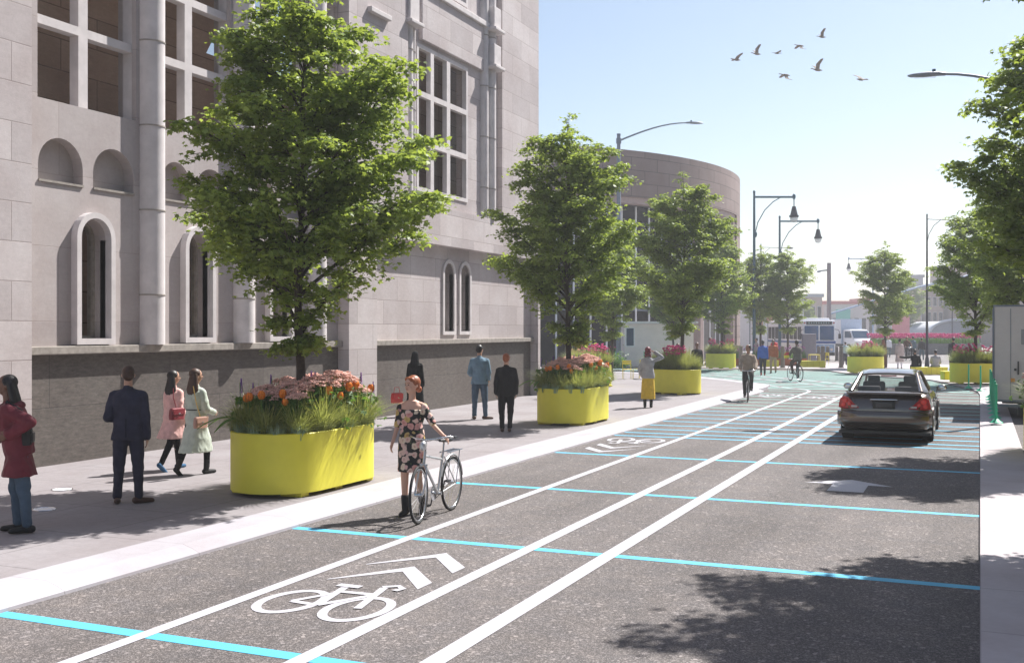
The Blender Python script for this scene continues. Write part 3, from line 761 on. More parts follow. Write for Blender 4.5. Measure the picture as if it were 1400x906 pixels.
def proto_plants():
    # ornamental grass
    e = empty('ornamental_grass', (0,0,-50)); tuft(560,.74,1.0,1,.011).build('blades', M_GRASS, e, recalc=False); PROTO['grass'] = e
    e = empty('ornamental_grass', (0,0,-50)); tuft(640,.62,1.25,2,.010).build('blades', M_GRASS, e, recalc=False)
    tuft(160,.28,.9,5,.014,m=M_GRASSB).build('skirt_blades', M_GRASSB, e, recalc=False); PROTO['grass2'] = e
    e = empty('blue_edging_grass', (0,0,-50)); tuft(200,.24,.30,3,.016).build('blades', M_GRASSB, e, recalc=False); PROTO['blue'] = e
    # sedum: green mound with flat pink flower heads
    e = empty('sedum', (0,0,-50)); r = random.Random(5)
    b = MB(); c = MB()
    for i in range(44):
        a = r.uniform(0,2*PI); d = .22*math.sqrt(r.random()); h = .52+.10*(1-(d/.22)**2)+r.uniform(-.03,.02); x, y = math.cos(a)*d, math.sin(a)*d
        b.path([(x*.3,y*.3,0),(x*.7,y*.7,h*.6),(x,y,h)], [.006,.005,.004], 5)
        for j in range(26):
            aa = r.uniform(0,2*PI); dd = .062*math.sqrt(r.random()); c.ell((x+math.cos(aa)*dd, y+math.sin(aa)*dd, h+.012-dd*dd*5+r.uniform(-.004,.006)), (.011,.011,.008), 5, 3)
    b.build('stems', M_STEM, e); c.build('flower_heads', M_SEDUM, e, 60)
    rr = random.Random(9); P = np.array([(rr.gauss(0,.11), rr.gauss(0,.11), rr.uniform(.03,.50)) for _ in range(460)])
    me = ngon_mesh('foliage', make_leaf_arrays(P, 0, .06, np.random.default_rng(4)), 12, M_GRASS2); o = bpy.data.objects.new('foliage', me); COL.objects.link(o); o.parent = e
    PROTO['sedum'] = e
    # tulip
    e = empty('tulip', (0,0,-50)); b = MB(); b.path([(0,0,0),(.01,0,.25),(0,.005,.44)], [.006,.005,.005], 6); b.build('stem', M_STEM, e)
    b = MB()
    for k in range(6):
        a = k*PI/3; ca, sa = math.cos(a), math.sin(a); V = []; F = []
        for j in range(7):
            q = j/6; rad = .034*math.sin(PI*(.16+.62*q))*(1.05 if k%2 else .93); wd = .030*math.sin(PI*min(1,.12+.85*q))**.7+.001
            for s_ in (-1,0,1): V.append((ca*rad*(1 if s_==0 else .88)-sa*wd*s_, sa*rad*(1 if s_==0 else .88)+ca*wd*s_, .435+.095*q))
        for j in range(6): F += [(3*j,3*j+1,3*j+4,3*j+3),(3*j+1,3*j+2,3*j+5,3*j+4)]
        b.add(V, F)
    b.build('petals', M_TULIP, e, 80, recalc=False)
    b = MB()
    for a, l_ in ((0,.3),(2.2,.26),(4.1,.22)):
        V = []; F = []
        for j in range(6):
            q = j/5; w_ = .022*math.sin(PI*(.1+.88*q)); V += [(math.cos(a)*l_*.45*q*q-math.sin(a)*w_, math.sin(a)*l_*.45*q*q+math.cos(a)*w_, l_*(q-.25*q*q)), (math.cos(a)*l_*.45*q*q+math.sin(a)*w_, math.sin(a)*l_*.45*q*q-math.cos(a)*w_, l_*(q-.25*q*q))]
        for j in range(5): F.append((2*j,2*j+1,2*j+3,2*j+2))
        b.add(V, F)
    b.build('leaves', M_GRASS2, e, recalc=False); PROTO['tulip'] = e
    # purple spike
    e = empty('salvia', (0,0,-50)); b = MB(); b.path([(0,0,0),(.01,.01,.5)], [.005,.004], 5); b.build('stem', M_STEM, e)
    b = MB(); rr = random.Random(3)
    for j in range(40):
        a = j*2.4; h = .40+.14*j/40; b.ell((math.cos(a)*.012*(1.1-j/44), math.sin(a)*.012*(1.1-j/44), h), (.005,.005,.006), 5, 3)
    b.build('flower_spike', M_PURP, e, 60); P = np.array([(rr.gauss(0,.05), rr.gauss(0,.05), rr.uniform(.02,.38)) for _ in range(40)])
    me = ngon_mesh('foliage', make_leaf_arrays(P, 0, .06, np.random.default_rng(4)), 12, M_GRASS2); o = bpy.data.objects.new('foliage', me); COL.objects.link(o); o.parent = e
    PROTO['salvia'] = e
    # magenta flower clump for the far planters
    e = empty('magenta_flower', (0,0,-50)); rr = random.Random(8); b = MB(); c = MB()
    for i in range(9):
        a = rr.uniform(0,2*PI); d = .17*math.sqrt(rr.random()); h = rr.uniform(.5,.74); x, y = math.cos(a)*d, math.sin(a)*d
        b.path([(x*.4,y*.4,0),(x,y,h)], .006, 4)
        for j in range(7):
            c.ell((x+rr.gauss(0,.022), y+rr.gauss(0,.022), h+rr.gauss(0,.014)), (.026,.026,.020), 6, 4)
    b.build('stems', M_STEM, e); c.build('blossoms', M_MAG, e, 60); PROTO['magenta'] = e
    # broad arching leaf plant on planter's left
    e = empty('fern', (0,0,-50)); b = MB(); rr = random.Random(4)
    for i in range(9):
        a = i*.7+rr.uniform(-.1,.1); ln = rr.uniform(.45,.62); V = []; F = []
        for j in range(9):
            q = j/8; w_ = .034*math.sin(PI*(.05+.93*q)); d = ln*q; hz = .16+.30*q-.36*q*q
            V += [(math.cos(a)*d-math.sin(a)*w_, math.sin(a)*d+math.cos(a)*w_, hz-.012), (math.cos(a)*d, math.sin(a)*d, hz), (math.cos(a)*d+math.sin(a)*w_, math.sin(a)*d-math.cos(a)*w_, hz-.012)]
        for j in range(8): F += [(3*j,3*j+1,3*j+4,3*j+3),(3*j+1,3*j+2,3*j+5,3*j+4)]
        b.add(V, F)
    b.build('fronds', M_GRASS2, e, recalc=False); PROTO['fern'] = e
proto_plants()
USED = set()
def plant(kind, loc, rz, sc_, label, cat, group):
    src = PROTO[kind]
    if kind not in USED:
        USED.add(kind); src.location = loc; src.rotation_euler = (0,0,rz); src.scale = (sc_,)*3; return tag(src, label, cat, group)
    c = dup(src, loc, rz, label, sc_, group); c['category'] = cat; return c
def fill_rich(cx, cy, z, seed, where):
    r = random.Random(seed)
    def at(dx, dy): return (cx+dx, cy+dy, z)
    g = [(-.40,-.85,'grass2'),(.05,-1.02,'grass2'),(.40,-.80,'grass2'),(.48,-.30,'grass'),(.50,.25,'grass2'),(.50,.70,'grass'),(.30,.98,'grass'),(-.50,-.45,'grass'),(-.52,.35,'grass'),(-.2,1.05,'grass2')]
    for i, (x, y, k) in enumerate(g):
        plant(k, at(x, y), r.uniform(0,6), r.uniform(.92,1.1), 'wispy green grass tuft at the rim of %s'%where, 'grass', 'grass tufts in %s'%where)
    for i in range(12):
        t = 2*PI*i/12; x = .56*math.cos(t); y = .62*math.copysign(1, math.sin(t))*(1 if abs(math.sin(t))>.2 else .3)+.52*math.sin(t)
        plant('blue', at(x*.98, y), r.uniform(0,6), 1, 'short bluish edging grass along the rim of %s'%where, 'grass', 'edging grass in %s'%where)
    for x, y, s in ((-.25,-.62,1.12),(.0,-.35,1.2),(.18,-.62,1.05),(.22,-.05,1.3),(.25,.35,1.38),(-.3,.0,1.25),(.1,.75,1.35),(-.25,.5,1.3),(.38,.68,1.1)):
        plant('sedum', at(x, y), r.uniform(0,6), s, 'dusty pink flat topped flower clump in %s'%where, 'flower', 'pink flower clumps in %s'%where)
    for x, y, s in ((-.22,-1.0,.86),(-.04,-.98,.9),(.18,-.80,.92),(.26,-.86,.76),(.50,-.15,.95),(.56,.05,.82),(.58,.25,1.0),(.50,.55,1.02),(.58,.85,.92),(-.35,-.9,.82)):
        plant('tulip', at(x, y), r.uniform(0,6), s*1.38, 'orange tulip among the grass of %s'%where, 'tulip', 'orange tulips in %s'%where)
    for x, y, s in ((-.55,-.75,1.15),(-.5,-.55,1.05),(-.45,-.2,1.2),(.1,.1,1.25),(.35,.95,1.2),(.5,1.05,1.0),(-.1,.3,1.25)):
        plant('salvia', at(x, y), r.uniform(0,6), s*1.3, 'slim purple flower spike in %s'%where, 'flower', 'purple spikes in %s'%where)
    plant('fern', at(-.52,-.7), 2.6, 1.25, 'broad leafed arching plant at the pavement side of %s'%where, 'plant', 'arching leafy plants')
def fill_grass(cx, cy, z, w, l, ang, seed, where):
    r = random.Random(seed); ca, sa = math.cos(ang), math.sin(ang)
    n = max(2, int(l/.42))
    for i in range(n):
        for s in (-1,1):
            x = s*w*.22; y = -l/2+.32+(l-.64)*i/(n-1)
            plant(r.choice(('grass','grass2')), (cx+x*ca-y*sa, cy+x*sa+y*ca, z), r.uniform(0,6), r.uniform(1.05,1.35), 'bushy pale green grass tuft filling %s'%where, 'grass', 'grass tufts in %s'%where)
    for i in range(7):
        x = r.uniform(-.3,.3)*w; y = r.uniform(-.38,.38)*l
        plant('magenta', (cx+x*ca-y*sa, cy+x*sa+y*ca, z), r.uniform(0,6), r.uniform(.95,1.2), 'magenta blossom cluster above the grass of %s'%where, 'flower', 'magenta flowers in %s'%where)
make_planter(1.34, 2.55, .86, (-8.90,13.05,.1), 0, 'large rounded yellow planter nearest the viewer, full of pink and orange flowers')
fill_rich(-8.90, 13.05, .86, 1, 'the nearest yellow planter')
make_planter(1.34, 2.5, .86, (-9.08,24.7,.1), 0, 'rounded yellow planter with pink and orange flowers, second from the viewer')
fill_rich(-9.08, 24.7, .86, 2, 'the second yellow planter')
def pl(w, l, loc, ang, label, where, seed):
    make_planter(w, l, .86, loc, ang, label); fill_grass(loc[0], loc[1], loc[2]+.78, w, l, ang, seed, where)
pl(1.35, 2.1, (-9.9,37.0,.1), 1.2, 'rounded yellow planter of grass beside the woman in the yellow skirt', 'the third yellow planter', 3)
pl(1.3, 1.7, (-13.7,61.8,.1), 1.75, 'small yellow planter with grass and magenta flowers before the museum', 'the small planter before the museum', 4)
pl(1.35, 1.85, (-5.5,59.2,.07), 1.9, 'yellow planter of grass beyond the sedan, left of the group of people', 'the planter beyond the sedan', 5)
pl(1.35, 2.2, (-.1,49.6,.07), 1.75, 'yellow planter of grass at the right plaza edge by the green posts', 'the planter by the green posts', 6)
pl(1.4, 2.8, (1.47,22.3,.0), 0, 'yellow planter cut off by the right edge beside the grey box', 'the planter at the right edge', 7)
for i,(x,y,s) in enumerate(((1.1,23.3,1.3),(1.25,23.0,1.2),(1.0,22.7,1.2))):
    plant('sedum', (x,y,.80), i, s, 'dusty pink flower clump at the end of the planter at the right edge', 'flower', 'pink flower clumps in the planter at the right edge')
pl(1.35, 1.8, (-14.1,40.2,.1), 1.2, 'yellow planter half hidden behind the second planter, topped with magenta flowers', 'the half hidden planter', 8)
# ================================================================== PEOPLE
def nv(v): return Vector(v).normalized()
def wrinkle(o, amp, sc_):
    """soft folds pushed along the normals"""
    me = o.data; nn = [v.normal.copy() for v in me.vertices]
    for v, n in zip(me.vertices, nn):
        c = v.co; p = Vector((c.x*sc_*1.6+c.z*2, c.y*sc_*1.6, c.z*sc_*.9))
        a = noise.noise(p); r_ = 1-abs(a)*2.2; b_ = noise.noise(p*2.3+Vector((7,3,1)))
        v.co = c+n*amp*(r_*.7+b_*.5-.35)
    me.update()
def person(label, loc, ang, H=1.75, fem=False, skin=None, hair=None, hairm=None, top=None, legs=None, shoes=None, lean=(0,0), head=0, tilt=0,
           arms=None, legd=None, vox=.014, seat=None, twist=0, group=None, shoe_h=0, bulk=1.0, feet=None, face=True, z0=None):
    """ang: heading in camera-plan degrees (0 right, 90 away, 180 left, 270 to the viewer). Local +Y is forward."""
    skin = skin or M_SKIN; hairm = hairm or M_HAIRB
    k = H/1.75
    e = empty('person', loc, R(ang+23.45-90), label, 'person', group)
    e.scale = (k,)*3
    up_ = nv((lean[0], lean[1], 1)); rt = nv((1, 0, -lean[0])); fw = up_.cross(rt).normalized()
    rt2 = (rt*math.cos(R(twist))+fw*math.sin(R(twist))).normalized(); fw2 = up_.cross(rt2).normalized()
    P = Vector((0,0,.95)); 
    def sp(h): return P+up_*h
    shw = .152 if fem else .178
    hw = .088
    SH = {1: sp(.428)+rt2*shw, -1: sp(.428)-rt2*shw}
    HP = {1: P+rt*hw-Vector((0,0,.02)), -1: P-rt*hw-Vector((0,0,.02))}
    arms = arms or {}; legd = legd or {}
    dA = {1: ((.12,-.03,-1),(.03,.16,-1)), -1: ((-.12,-.03,-1),(-.03,.16,-1))}
    dL = {1: ((.03,.01,-1),(.0,-.02,-1)), -1: ((-.03,.01,-1),(.0,-.02,-1))}
    J = {}
    for s in (1,-1):
        a = arms.get(s, dA[s]); l = legd.get(s, dL[s])
        el = SH[s]+nv(a[0])*.285; wr = el+nv(a[1])*.255; kn = HP[s]+nv(l[0])*.435; an = kn+nv(l[1])*.43
        J[s] = (el, wr, kn, an, nv(a[1]))
    if z0 is None:
        low = min(J[1][3].z, J[-1][3].z); dz = .075-low+shoe_h
    else: dz = z0
    D = Vector((0,0,dz)); P = P+D
    SH = {s: SH[s]+D for s in SH}; HP = {s: HP[s]+D for s in HP}
    J = {s: tuple(q+D if i < 4 else q for i, q in enumerate(J[s])) for s in J}
    neck = sp(.50); hc = sp(.50)+up_*.06+Vector((0,0,.135))
    hr = Matrix.Rotation(R(head), 3, 'Z')@Matrix.Rotation(R(tilt), 3, 'X')
    def hd(x, y, z): return hc+hr@Vector((x, y, z))
    hips = (.158,.115) if fem else (.160,.112); wst = (.118,.09) if fem else (.142,.105); ch = (.150,.112) if fem else (.178,.122); shd = (.142,.085) if fem else (.172,.095)
    def torso(b, g, lo=-.10, hi=.50, f=1.0):
        prof = [(-.10, hips[0]*.93, hips[1]*.95), (.0, hips[0], hips[1]), (.10, (hips[0]+wst[0])/2, (hips[1]+wst[1])/2), (.20, *wst), (.31, *ch), (.39, (ch[0]+shd[0])/2, ch[1]*.93), (.435, *shd), (.465, shd[0]*.72, shd[1]*.85), (.50, .072, .064)]
        secs = []
        for h, rx, ry in prof:
            if h < lo-1e-6 or h > hi+1e-6: continue
            w = max(0, min(1, (h-.1)/.25)); a = (rt*(1-w)+rt2*w).normalized(); c = up_.cross(a).normalized()
            secs.append((sp(h)-c*.0, (rx*bulk+g)*f, (ry*bulk+g)*f, a, c))
        b.loft(secs, 20, 2.3)
    # --- body, one continuous skin
    b = MB(); torso(b, 0)
    b.cap(sp(.44), hc+Vector((0,0,-.06)), .058 if not fem else .048, .052 if not fem else .045, 12)
    b.ell(hd(0,.005,.02), (.074,.092,.098), 16, 12, hr); b.ell(hd(0,.026,-.045), (.056,.066,.068), 14, 10, hr)
    b.cap(hd(0,.088,.012), hd(0,.112,-.022), .009, .014, 8)                      # nose
    for s in (1,-1):
        b.ell(hd(s*.076,-.004,-.008), (.010,.020,.030), 8, 6, hr)                # ear
        b.ell(hd(s*.035,.074,-.028), (.02,.016,.018), 8, 6, hr)                 # cheek
        el, wr, kn, an, fd = J[s]
        b.cap(sp(.468)+rt2*s*.04, SH[s]+up_*.002, .040, .044 if not fem else .037, 12)
        b.cap(SH[s]-up_*.01, el, .050*bulk if not fem else .041, .036 if not fem else .030, 12); b.cap(el, wr, .036 if not fem else .030, .024 if not fem else .020, 12)
        b.cap(HP[s], kn, .083*bulk, .052, 14); b.cap(kn, an, .052, .033, 12); b.cap(kn-nv(an-kn)*-.05+fw*-.012, kn+(an-kn)*.38-fw*.014, .045, .042, 10)
        # hand: palm, four unequal curled fingers, thumb from the side of the palm
        side = fd.cross(rt2)
        pn = nv(rt2*-s - fd*(rt2*-s).dot(fd)) if abs(fd.dot(rt2)) < .9 else nv((0,0,1))     # palm faces the thigh
        sd = fd.cross(pn).normalized()*(s)                                                 # points forward
        if sd.y < 0 and abs(sd.y) > .3: sd = -sd
        pc = wr+fd*.05
        b.loft([(wr+fd*q, w_*.5, t_*.5, sd, pn) for q, w_, t_ in ((-.01,.042,.036),(.03,.066,.032),(.07,.078,.028),(.092,.074,.022))], 12)
        for i, (off, ln) in enumerate(((.030,.070),(.010,.080),(-.010,.074),(-.029,.058))):
            p0 = wr+fd*.082+sd*off; d1 = nv(fd+pn*.25+sd*off*2); p1 = p0+d1*ln*.5; d2 = nv(fd+pn*1.0); p2 = p1+d2*ln*.5
            b.cap(p0, p1, .0098, .009, 7); b.cap(p1, p2, .009, .0075, 7)
        t0 = wr+fd*.025+sd*.026; t1 = t0+nv(fd+sd*.95+pn*.3)*.038; t2 = t1+nv(fd+sd*.15+pn*.5)*.032
        b.cap(t0, t1, .013, .011, 7); b.cap(t1, t2, .011, .009, 7)
        # foot
        ff = feet.get(s) if feet else None
        f3 = nv(ff) if ff else nv((s*.10, 1, 0))
        shin = nv(an-kn)
        if not ff and shin.y < -.35: f3 = nv((s*.06, .85, -.75))
        b.cap(an+Vector((0,0,-.022))-f3*.04, an+f3*.14+Vector((0,0,-.045)), .036, .026, 10)
        J[s] = J[s]+(f3,)
    remeshed(b, 'body', skin, e, vox*.8, 2)
    if face:
        for s in (1,-1):
            q = MB(); q.ell(hd(s*.030,.0925,.008), (.011,.006,.0065), 8, 6, hr); q.build('eye', mat('dark_eye', (.03,.02,.015), .25), e, 60)
            q = MB(); q.path([hd(s*.017,.098,.026), hd(s*.032,.096,.032), hd(s*.047,.085,.027)], .0035, 5); q.build('eyebrow', hairm, e, 60)
        q = MB(); q.path([hd(-.022,.090,-.053), hd(-.010,.0965,-.051), hd(0,.0975,-.053), hd(.010,.0965,-.051), hd(.022,.090,-.053)], [.003,.0055,.006,.0055,.003], 6)
        q.build('mouth', mat('lips', (.38,.10,.09) if fem else (.32,.13,.10), .5), e, 60)
    # --- legs
    def stride_ring(zc, ex, extra=0):
        """ring that encloses both legs at height zc"""
        pts = []
        for s in (1,-1):
            el, wr, kn, an = J[s][:4]
            if zc >= kn.z: t_ = (HP[s].z-zc)/max(1e-3, HP[s].z-kn.z); c = HP[s].lerp(kn, max(0, min(1, t_)))
            else: t_ = (kn.z-zc)/max(1e-3, kn.z-an.z); c = kn.lerp(an, max(0, min(1, t_)))
            pts.append(c)
        m_ = (pts[0]+pts[1])/2; dx = abs(pts[0].x-pts[1].x)/2; dy = abs(pts[0].y-pts[1].y)/2
        return (Vector((m_.x, m_.y, zc)), dx+.085+ex, dy+.085+ex+extra)
    if legs:
        kind, m_ = legs[0], legs[1]; g = .014 if kind == 'slim' else .024
        b = MB(); torso(b, .016, -.10, .10)
        for s in (1,-1):
            el, wr, kn, an = J[s][:4]; end = kn.lerp(an, .93 if kind != 'shorts' else .05)
            b.cap(HP[s], kn, .083*bulk+g, .052+g, 14); b.cap(kn, end, .050+g*.8, .038+g*.6, 14)
            if kind == 'wide': b.cap(kn, end, .07, .065, 12)
            if kind != 'slim':      # cuff folds
                b.cap(end-nv(an-kn)*.05, end, .038+g*.6, .042+g*.7, 12)
                b.cap(kn+fw*.012, kn.lerp(end,.2), .052+g, .050+g, 10)
        tw = remeshed(b, 'trousers', m_, e, vox, 2)
        if vox < .016: wrinkle(tw, .008 if kind != 'slim' else .003, 7)
    # --- shoes
    b_all = shoes or ('shoe', M_BLK)
    for s in (1,-1):
        an, f3 = J[s][3], J[s][5]; b = MB(); kn = J[s][2]
        b.cap(an+Vector((0,0,-.030))-f3*.045, an+f3*.16+Vector((0,0,-.042)), .044, .031, 12)
        b.cap(an+Vector((0,0,-.045))-f3*.05, an+f3*.17+Vector((0,0,-.047)), .028, .026, 10)
        if b_all[0] == 'boot': b.cap(an-f3*.01, an+nv(kn-an)*.16, .046, .052, 12)
        remeshed(b, 'boot' if b_all[0] == 'boot' else 'shoe', b_all[1], e, vox*.8, 1)
    # --- upper garment
    if top:
        kind, m_ = top['kind'], top['m']; g = top.get('g', .022); sl = top.get('sleeve', 1.0); hem = top.get('hem', -.10)
        b = MB(); torso(b, g, max(-.10, hem) if hem > -.10 else -.10, .50 if top.get('collar', 1) else .392)
        if hem < -.10:
            hz = P.z+hem; fl = top.get('flare', .02); mid = P.z-.08
            secs = [(P+Vector((0,0,.16)), wst[0]+g, wst[1]+g), (P+Vector((0,0,0)), hips[0]+g, hips[1]+g)]
            nseg = 6
            for i in range(1, nseg+1):
                zc = P.z+hem*i/nseg; c, rx, ry = stride_ring(zc, g*.6+fl*i/nseg); rx = max(rx, hips[0]*.92+g*(1-i/nseg)); 
                secs.append((c, rx, max(ry, hips[1]*.95)))
            b.loft(secs[::-1], 22, 2.2)
        sg = g+.004
        for s in (1,-1):
            el, wr = J[s][:2]
            b.cap(SH[s]-up_*.012, SH[s].lerp(el, min(1, sl*2)), (.048 if not fem else .040)+sg*.55, (.038 if not fem else .032)+sg*.75, 14)
            if top.get('collar', 1): b.cap(sp(.47)+rt2*s*.05, SH[s]+up_*.004, .046, (.044 if not fem else .036)+sg*.5, 12)
            if sl > .5: b.cap(el, el.lerp(wr, min(.97, (sl-.5)*2)), (.038 if not fem else .032)+sg*.75, (.028 if not fem else .025)+sg*.85, 14)
            if kind in ('jacket','coat'):
                c1 = SH[s].lerp(el,.55); b.cap(c1, c1.lerp(el,.2), .043+sg*.7, .042+sg*.7, 10)
        if kind in ('jacket','coat','shirt'): b.cap(sp(.49)-fw*.01, sp(.515)-fw*.012, .066+g*.3, .064, 14)
        go = remeshed(b, kind, m_, e, vox, 2)
        if vox < .016: wrinkle(go, .011 if kind != 'dress' else .005, 5.5)
        if top.get('inner'):
            q = MB(); q.cap(sp(.515), sp(.535), .060, .056, 12); q.build('shirt_collar', top['inner'], e, 60)
        if top.get('vent'):
            q = MB(); q.path([sp(-.10)-fw*(.112+g+.004), sp(.14)-fw*(.10+g+.012)], .004, 5); q.build('back_seam', top['vent'], go)
    # --- hair
    b = MB(); hs = hair or 'short'
    if hs != 'none':
        b.ell(hd(0,-.020,.036), (.088,.100,.094) if fem else (.083,.096,.090), 18, 12, hr); b.ell(hd(0,-.045,-.005), (.078,.062,.075), 16, 10, hr)
        for s in (1,-1): b.cap(hd(s*.068,.02,.045), hd(s*.070,.0,-.005), .018, .014, 8)
        if hs in ('long','long2'):
            L = .44 if hs == 'long' else .34
            for i in range(-3, 4):
                a = R(i*22); b.cap(hd(math.sin(a)*.062, -.02-math.cos(a)*.04, .02), hc+Vector((math.sin(a)*.095, -.06-math.cos(a)*.05, -L*.5)), .040, .038, 8); b.cap(hc+Vector((math.sin(a)*.095, -.06-math.cos(a)*.05, -L*.5)), hc+Vector((math.sin(a)*.09, -.075-math.cos(a)*.045, -L+abs(i)*.03)), .038, .014, 8)
        if hs == 'bun': 
            b.ell(hd(-.01,-.105,-.055), (.043,.043,.045), 12, 8, hr); b.ell(hd(0,-.05,-.03), (.074,.06,.05), 12, 8, hr)
            b.cap(hd(-.05,.055,.075), hd(.055,.045,.075), .028, .028, 8)
        if hs == 'wavy':
            for i in range(16):
                a = i*.9; b.ell(hd(math.sin(a)*.075, -.02+math.cos(a)*.06, .0-.012*i), (.04,.04,.04), 8, 6)
        ho = remeshed(b, 'hair', hairm, e, vox*.75, 1)
    if hs == 'scarf': pass
    e['_'] = 0; del e['_']
    pts = {'P': P, 'SH': SH, 'J': J, 'sp': sp, 'hd': hd, 'up': up_, 'fw': fw, 'rt': rt, 'hc': hc}
    return e, pts
def child(b, name, m, e, sm=50): return b.build(name, m, e, sm)

NAVY = cloth('navy_suit', (.045,.045,.070)); BLK = cloth('black_suit', (.018,.017,.018)); DENIM = cloth('blue_denim', (.075,.115,.165)); LDENIM = cloth('light_denim', (.17,.26,.34))
BURG = cloth('burgundy_rain_coat', (.15,.030,.042), .5); PINK = cloth('pink_wool', (.70,.43,.40)); MINT = cloth('mint_wool', (.50,.55,.48)); BLKJ = cloth('black_leggings', (.014,.014,.016))
GREYD = cloth('grey_denim', (.34,.34,.35)); YSK = cloth('yellow_skirt', (.62,.42,.05)); BEIGE = cloth('beige_knit', (.33,.27,.215)); CHAR = cloth('charcoal', (.055,.05,.048)); BLUE = cloth('blue_shirt', (.05,.12,.40)); ORG = cloth('rust_jacket', (.42,.12,.05)); TAN = cloth('tan_chinos', (.42,.28,.18)); OLIVE = cloth('olive_shirt', (.13,.115,.10)); REDC = cloth('red_top', (.55,.05,.06)); BROWN = cloth('brown_coat', (.12,.06,.035)); OATM = cloth('oatmeal_coat', (.45,.37,.35)); BLKR = cloth('black_robe', (.008,.008,.009))
LBLU = cloth('pale_blue_shirt', (.32,.42,.52)); WHT = cloth('white_shirt', (.75,.75,.78)); TEALC = cloth('slate_top', (.12,.17,.20))
M_BROWNL = mat('brown_leather', (.07,.03,.018), .5, bmp=.2); M_REDL = mat('oxblood_leather', (.22,.025,.035), .4); M_RED = mat('red_leather', (.55,.04,.04), .4); M_TANL = mat('blush_leather', (.46,.26,.20), .45)
M_FLOR = floral('floral_dress_print')

# suited man seen from behind
e, q = person('man in a dark navy suit seen from behind, standing left of the big planter', (-10.1,10.82,.1), 98, 1.76, skin=M_SKIN, hairm=M_HAIRBR, top=dict(kind='jacket', m=NAVY, hem=-.14, g=.03, inner=WHT, vent=BLKJ), legs=('straight', NAVY), shoes=('shoe', M_BROWNL),
    arms={1: ((.14,-.08,-1),(.04,.16,-1)), -1: ((-.22,-.22,-1),(.25,.95,-.10))}, legd={1: ((.07,.02,-1),(.03,-.0,-1)), -1: ((-.06,.0,-1),(-.05,-.02,-1))}, head=12, feet={1:(.9,.35,0), -1:(-.25,.9,0)}, vox=.011)
# two women walking past
def handbag(e, c, w, h, d, m, strap=None, flapm=None):
    bag = MB(); bag.bbox(c[0]-d/2, c[1]-w/2, c[2]-h/2, c[0]+d/2, c[1]+w/2, c[2]+h/2, .02)
    return bag
WB = {}
def bag_thing(label, loc, rz, w, h, d, m, strap_pts=None, name='handbag', smat=None):
    t = empty(name, loc, rz, label, 'handbag' if name == 'handbag' else name)
    b = MB(); b.loft([((0,0,-h/2),w/2*.96,d/2),((0,0,-h*.1),w/2,d/2*1.05),((0,0,h*.35),w/2*.95,d/2*.85),((0,0,h/2),w/2*.88,d/2*.5)], 20, 5); b.build('bag_body', m, t, 40)
    b = MB(); b.bbox(-w*.46, -d*.62, -h*.05, w*.46, -d*.50, h*.45, .006); f = b.build('flap', m, t)
    b = MB(); b.bbox(-.016, -d*.70, -h*.02, .016, -d*.62, h*.10, .004); b.build('clasp', M_CHROME, f)
    if strap_pts:
        b = MB(); b.path(strap_pts, .0075, 6); b.build('strap', smat or m, t, 60)
    return t
e, q = person('woman with long black hair in a pink coat, walking beside the woman in mint', (-11.85,13.7,.1), 62, 1.60, True, hair='long', top=dict(kind='coat', m=PINK, hem=-.36, g=.036, flare=.05), legs=('slim', BLKJ), shoes=('shoe', cloth('blue_sneaker', (.05,.12,.22))),
    legd={1: ((.02,-.42,-1),(.0,-.62,-1)), -1: ((-.02,.42,-1),(0,.10,-1))}, arms={1: ((.14,-.18,-1),(.0,.75,-.75)), -1: ((-.12,.1,-1),(0,.7,-.8))}, head=-28, vox=.011)
bag_thing('oxblood shoulder bag carried by the woman in the pink coat', (-11.62,13.50,1.02), R(62+23.45), .27, .18, .10, M_REDL, [(.0,0,.08),(-.02,.05,.25),(.02,.09,.40)])
e, q = person('woman with long brown hair in a long mint coat and black boots, mid stride', (-11.17,13.42,.1), 60, 1.64, True, hair='long', hairm=M_HAIRBR, top=dict(kind='coat', m=MINT, hem=-.56, g=.034, flare=.03), legs=('slim', BLKJ), shoes=('boot', M_BLK),
    legd={1: ((.03,.36,-1),(.0,-.02,-1)), -1: ((-.02,-.30,-1),(0,-.50,-1))}, arms={1: ((.20,.10,-1),(-.25,.85,-.25)), -1: ((-.12,.1,-1),(.1,.9,-.5))}, head=-22, vox=.011)
b = MB(); z = q['P'].z+.14; b.path([(.16*math.cos(t*PI/8), -.006+.135*math.sin(t*PI/8), z) for t in range(16)], .009, 6, True); b.build('belt', M_BLK, e, 60)
bag_thing('blush pink crossbody bag on the hip of the woman in mint', (-10.92,13.22,.93), R(60+23.45), .25, .17, .08, M_TANL, [(.0,0,.08),(-.03,.06,.3),(-.03,.12,.55)], smat=mat('gold_chain', (.6,.42,.15), .3, .9))
# man in the burgundy coat, cut by the left edge
e, q = person('person in a burgundy rain coat and jeans, hand on hip, at the left edge', (-9.78,8.80,.1), 195, 1.74, hair='long2', hairm=M_HAIRB, skin=M_SKIN3, top=dict(kind='coat', m=BURG, hem=-.32, g=.045, flare=.03), legs=('straight', DENIM), shoes=('shoe', M_BLK), lean=(0,.22),
    arms={-1: ((-.30,-.95,-.50),(.22,.85,-.50)), 1: ((.2,.3,-1),(0,.7,-.5))}, legd={1: ((.03,.10,-1),(0,-.05,-1)), -1: ((-.02,-.16,-1),(0,-.08,-1))}, vox=.011)
b = MB(); b.ell(q['sp'](.45)-q['fw']*.085, (.13,.085,.06), 14, 10); b.build('hood', BURG, e, 60)
b = MB(); b.path([q['sp'](.50)+Vector((-.12,.0,.02)), q['sp'](.42)+Vector((-.16,-.14,0)), q['sp'](.20)+Vector((-.15,-.19,0))], .020, 8); child(b, 'bag_strap', M_BLK, e)
